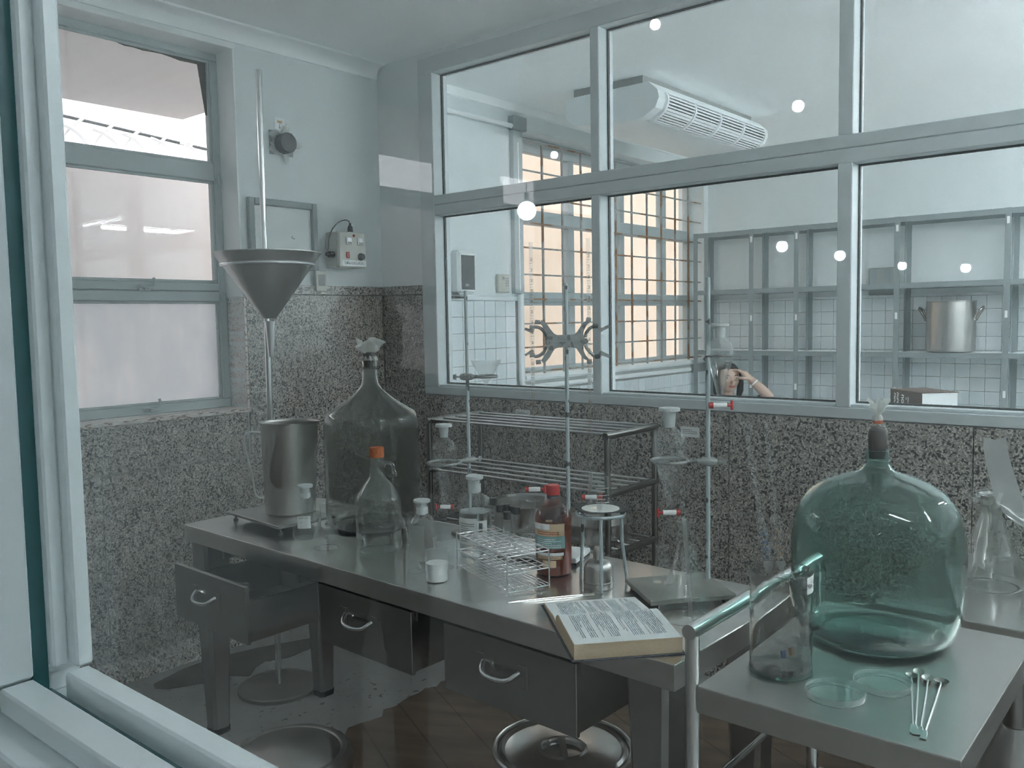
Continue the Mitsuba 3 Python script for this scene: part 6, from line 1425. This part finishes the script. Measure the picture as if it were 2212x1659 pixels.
J = {'n0': (pt(0, 0, 0.84), 0.046), 'n1': (pt(0.015, 0, 0.96), 0.047), 'e': (tuple(elb), 0.039), 'f': (tuple(elb * 0.5 + wri * 0.5 + np.array([0.004, 0, 0])), 0.036), 'w': (tuple(wri), 0.027)}
figure([('n0', 'n1')], J, 'neck', 'm_skin', wk); figure([('e', 'f'), ('f', 'w')], J, 'forearm', 'm_skin', wk)
obj('bracelet', tube([wri * 0.86 + elb * 0.14, wri * 0.80 + elb * 0.20], 0.033, 18), 'm_white_bright', wk)
hand(wri, [-0.10, -0.02, 0.10], [-0.35, -0.05, -0.30], 1.0, 0.62, wk, 'm_skin')
hand(np.array(pt(0.33, -0.11, 0.475)), fw * 0.8 + np.array([0, 0, -0.5]), [0, 0, -1], 0.95, 0.35, wk, 'm_skin')
head(np.array(pt(0.03, 0.0, 1.062)), fw * 0.9 + lf * 0.28, 0.225, wk, 'm_skin', 'm_hair')

# a visitor in the hall behind the pane, seen only as a dark reflection
vk = thing('person', 'visitor in dark clothes raising a phone, seen only mirrored in the pane', 'person')
o = np.array([-2.03, -1.02, FLOOR]); fw = np.array([0.45, 0.89, 0]); lf = np.array([-0.89, 0.45, 0])
J = {'pel': (pt(0, 0, 0.90), 0.125), 'chest': (pt(0, 0, 1.22), 0.135), 'sl': (pt(0, 0.17, 1.34), 0.065), 'sr': (pt(0, -0.17, 1.34), 0.065), 'nk': (pt(0, 0, 1.38), 0.058), 'el': (pt(0.10, 0.24, 1.10), 0.047), 'wl': (pt(0.33, 0.08, 1.33), 0.034), 'er': (pt(0.10, -0.24, 1.10), 0.047), 'wr': (pt(0.33, -0.08, 1.33), 0.034)}
figure([('pel', 'chest'), ('chest', 'sl'), ('chest', 'sr'), ('sl', 'sr'), ('sl', 'nk'), ('sr', 'nk'), ('sl', 'el'), ('el', 'wl'), ('sr', 'er'), ('er', 'wr')], J, 'shirt', 'm_trousers', vk, 0.03)
J = {'pel': (pt(0, 0, 0.89), 0.128), 'hl': (pt(0, 0.09, 0.84), 0.095), 'hr': (pt(0, -0.09, 0.84), 0.095), 'kl': (pt(0.02, 0.11, 0.48), 0.06), 'kr': (pt(0.02, -0.11, 0.48), 0.06), 'al': (pt(0, 0.11, 0.09), 0.045), 'ar': (pt(0, -0.11, 0.09), 0.045)}
figure([('pel', 'hl'), ('pel', 'hr'), ('hl', 'kl'), ('hr', 'kr'), ('kl', 'al'), ('kr', 'ar')], J, 'trousers', 'm_trousers', vk, 0.03)
for s in (1, -1): obj('shoe', xf(ball((0, 0, 0), (0.135, 0.045, 0.042), 3), frame(fw, lf, [0, 0, 1], np.array(pt(0.05, 0.11 * s, 0.042)))), 'm_black', vk, True)
figure([('a', 'b')], {'a': (pt(0, 0, 1.38), 0.05), 'b': (pt(0.015, 0, 1.47), 0.05)}, 'neck', 'm_skin_dark', vk)
head(np.array(pt(0.02, 0, 1.545)), fw, 0.235, vk, 'm_skin_dark', 'm_hair')
hand(np.array(pt(0.35, 0.07, 1.345)), fw * 0.3 + np.array([0, 0, 1.0]) - lf * 0.3, -lf, 1.0, 0.5, vk, 'm_skin_dark'); hand(np.array(pt(0.35, -0.07, 1.345)), fw * 0.3 + np.array([0, 0, 1.0]) + lf * 0.3, lf, 1.0, 0.5, vk, 'm_skin_dark')
solo('phone', xf(box(-0.08, 0.08, -0.004, 0.004, -0.038, 0.038, 0.002), frame(lf, fw, [0, 0, 1], np.array(pt(0.40, 0, 1.43)))), 'm_black', 'black phone held up by the visitor in the hall', 'phone', smooth=False)
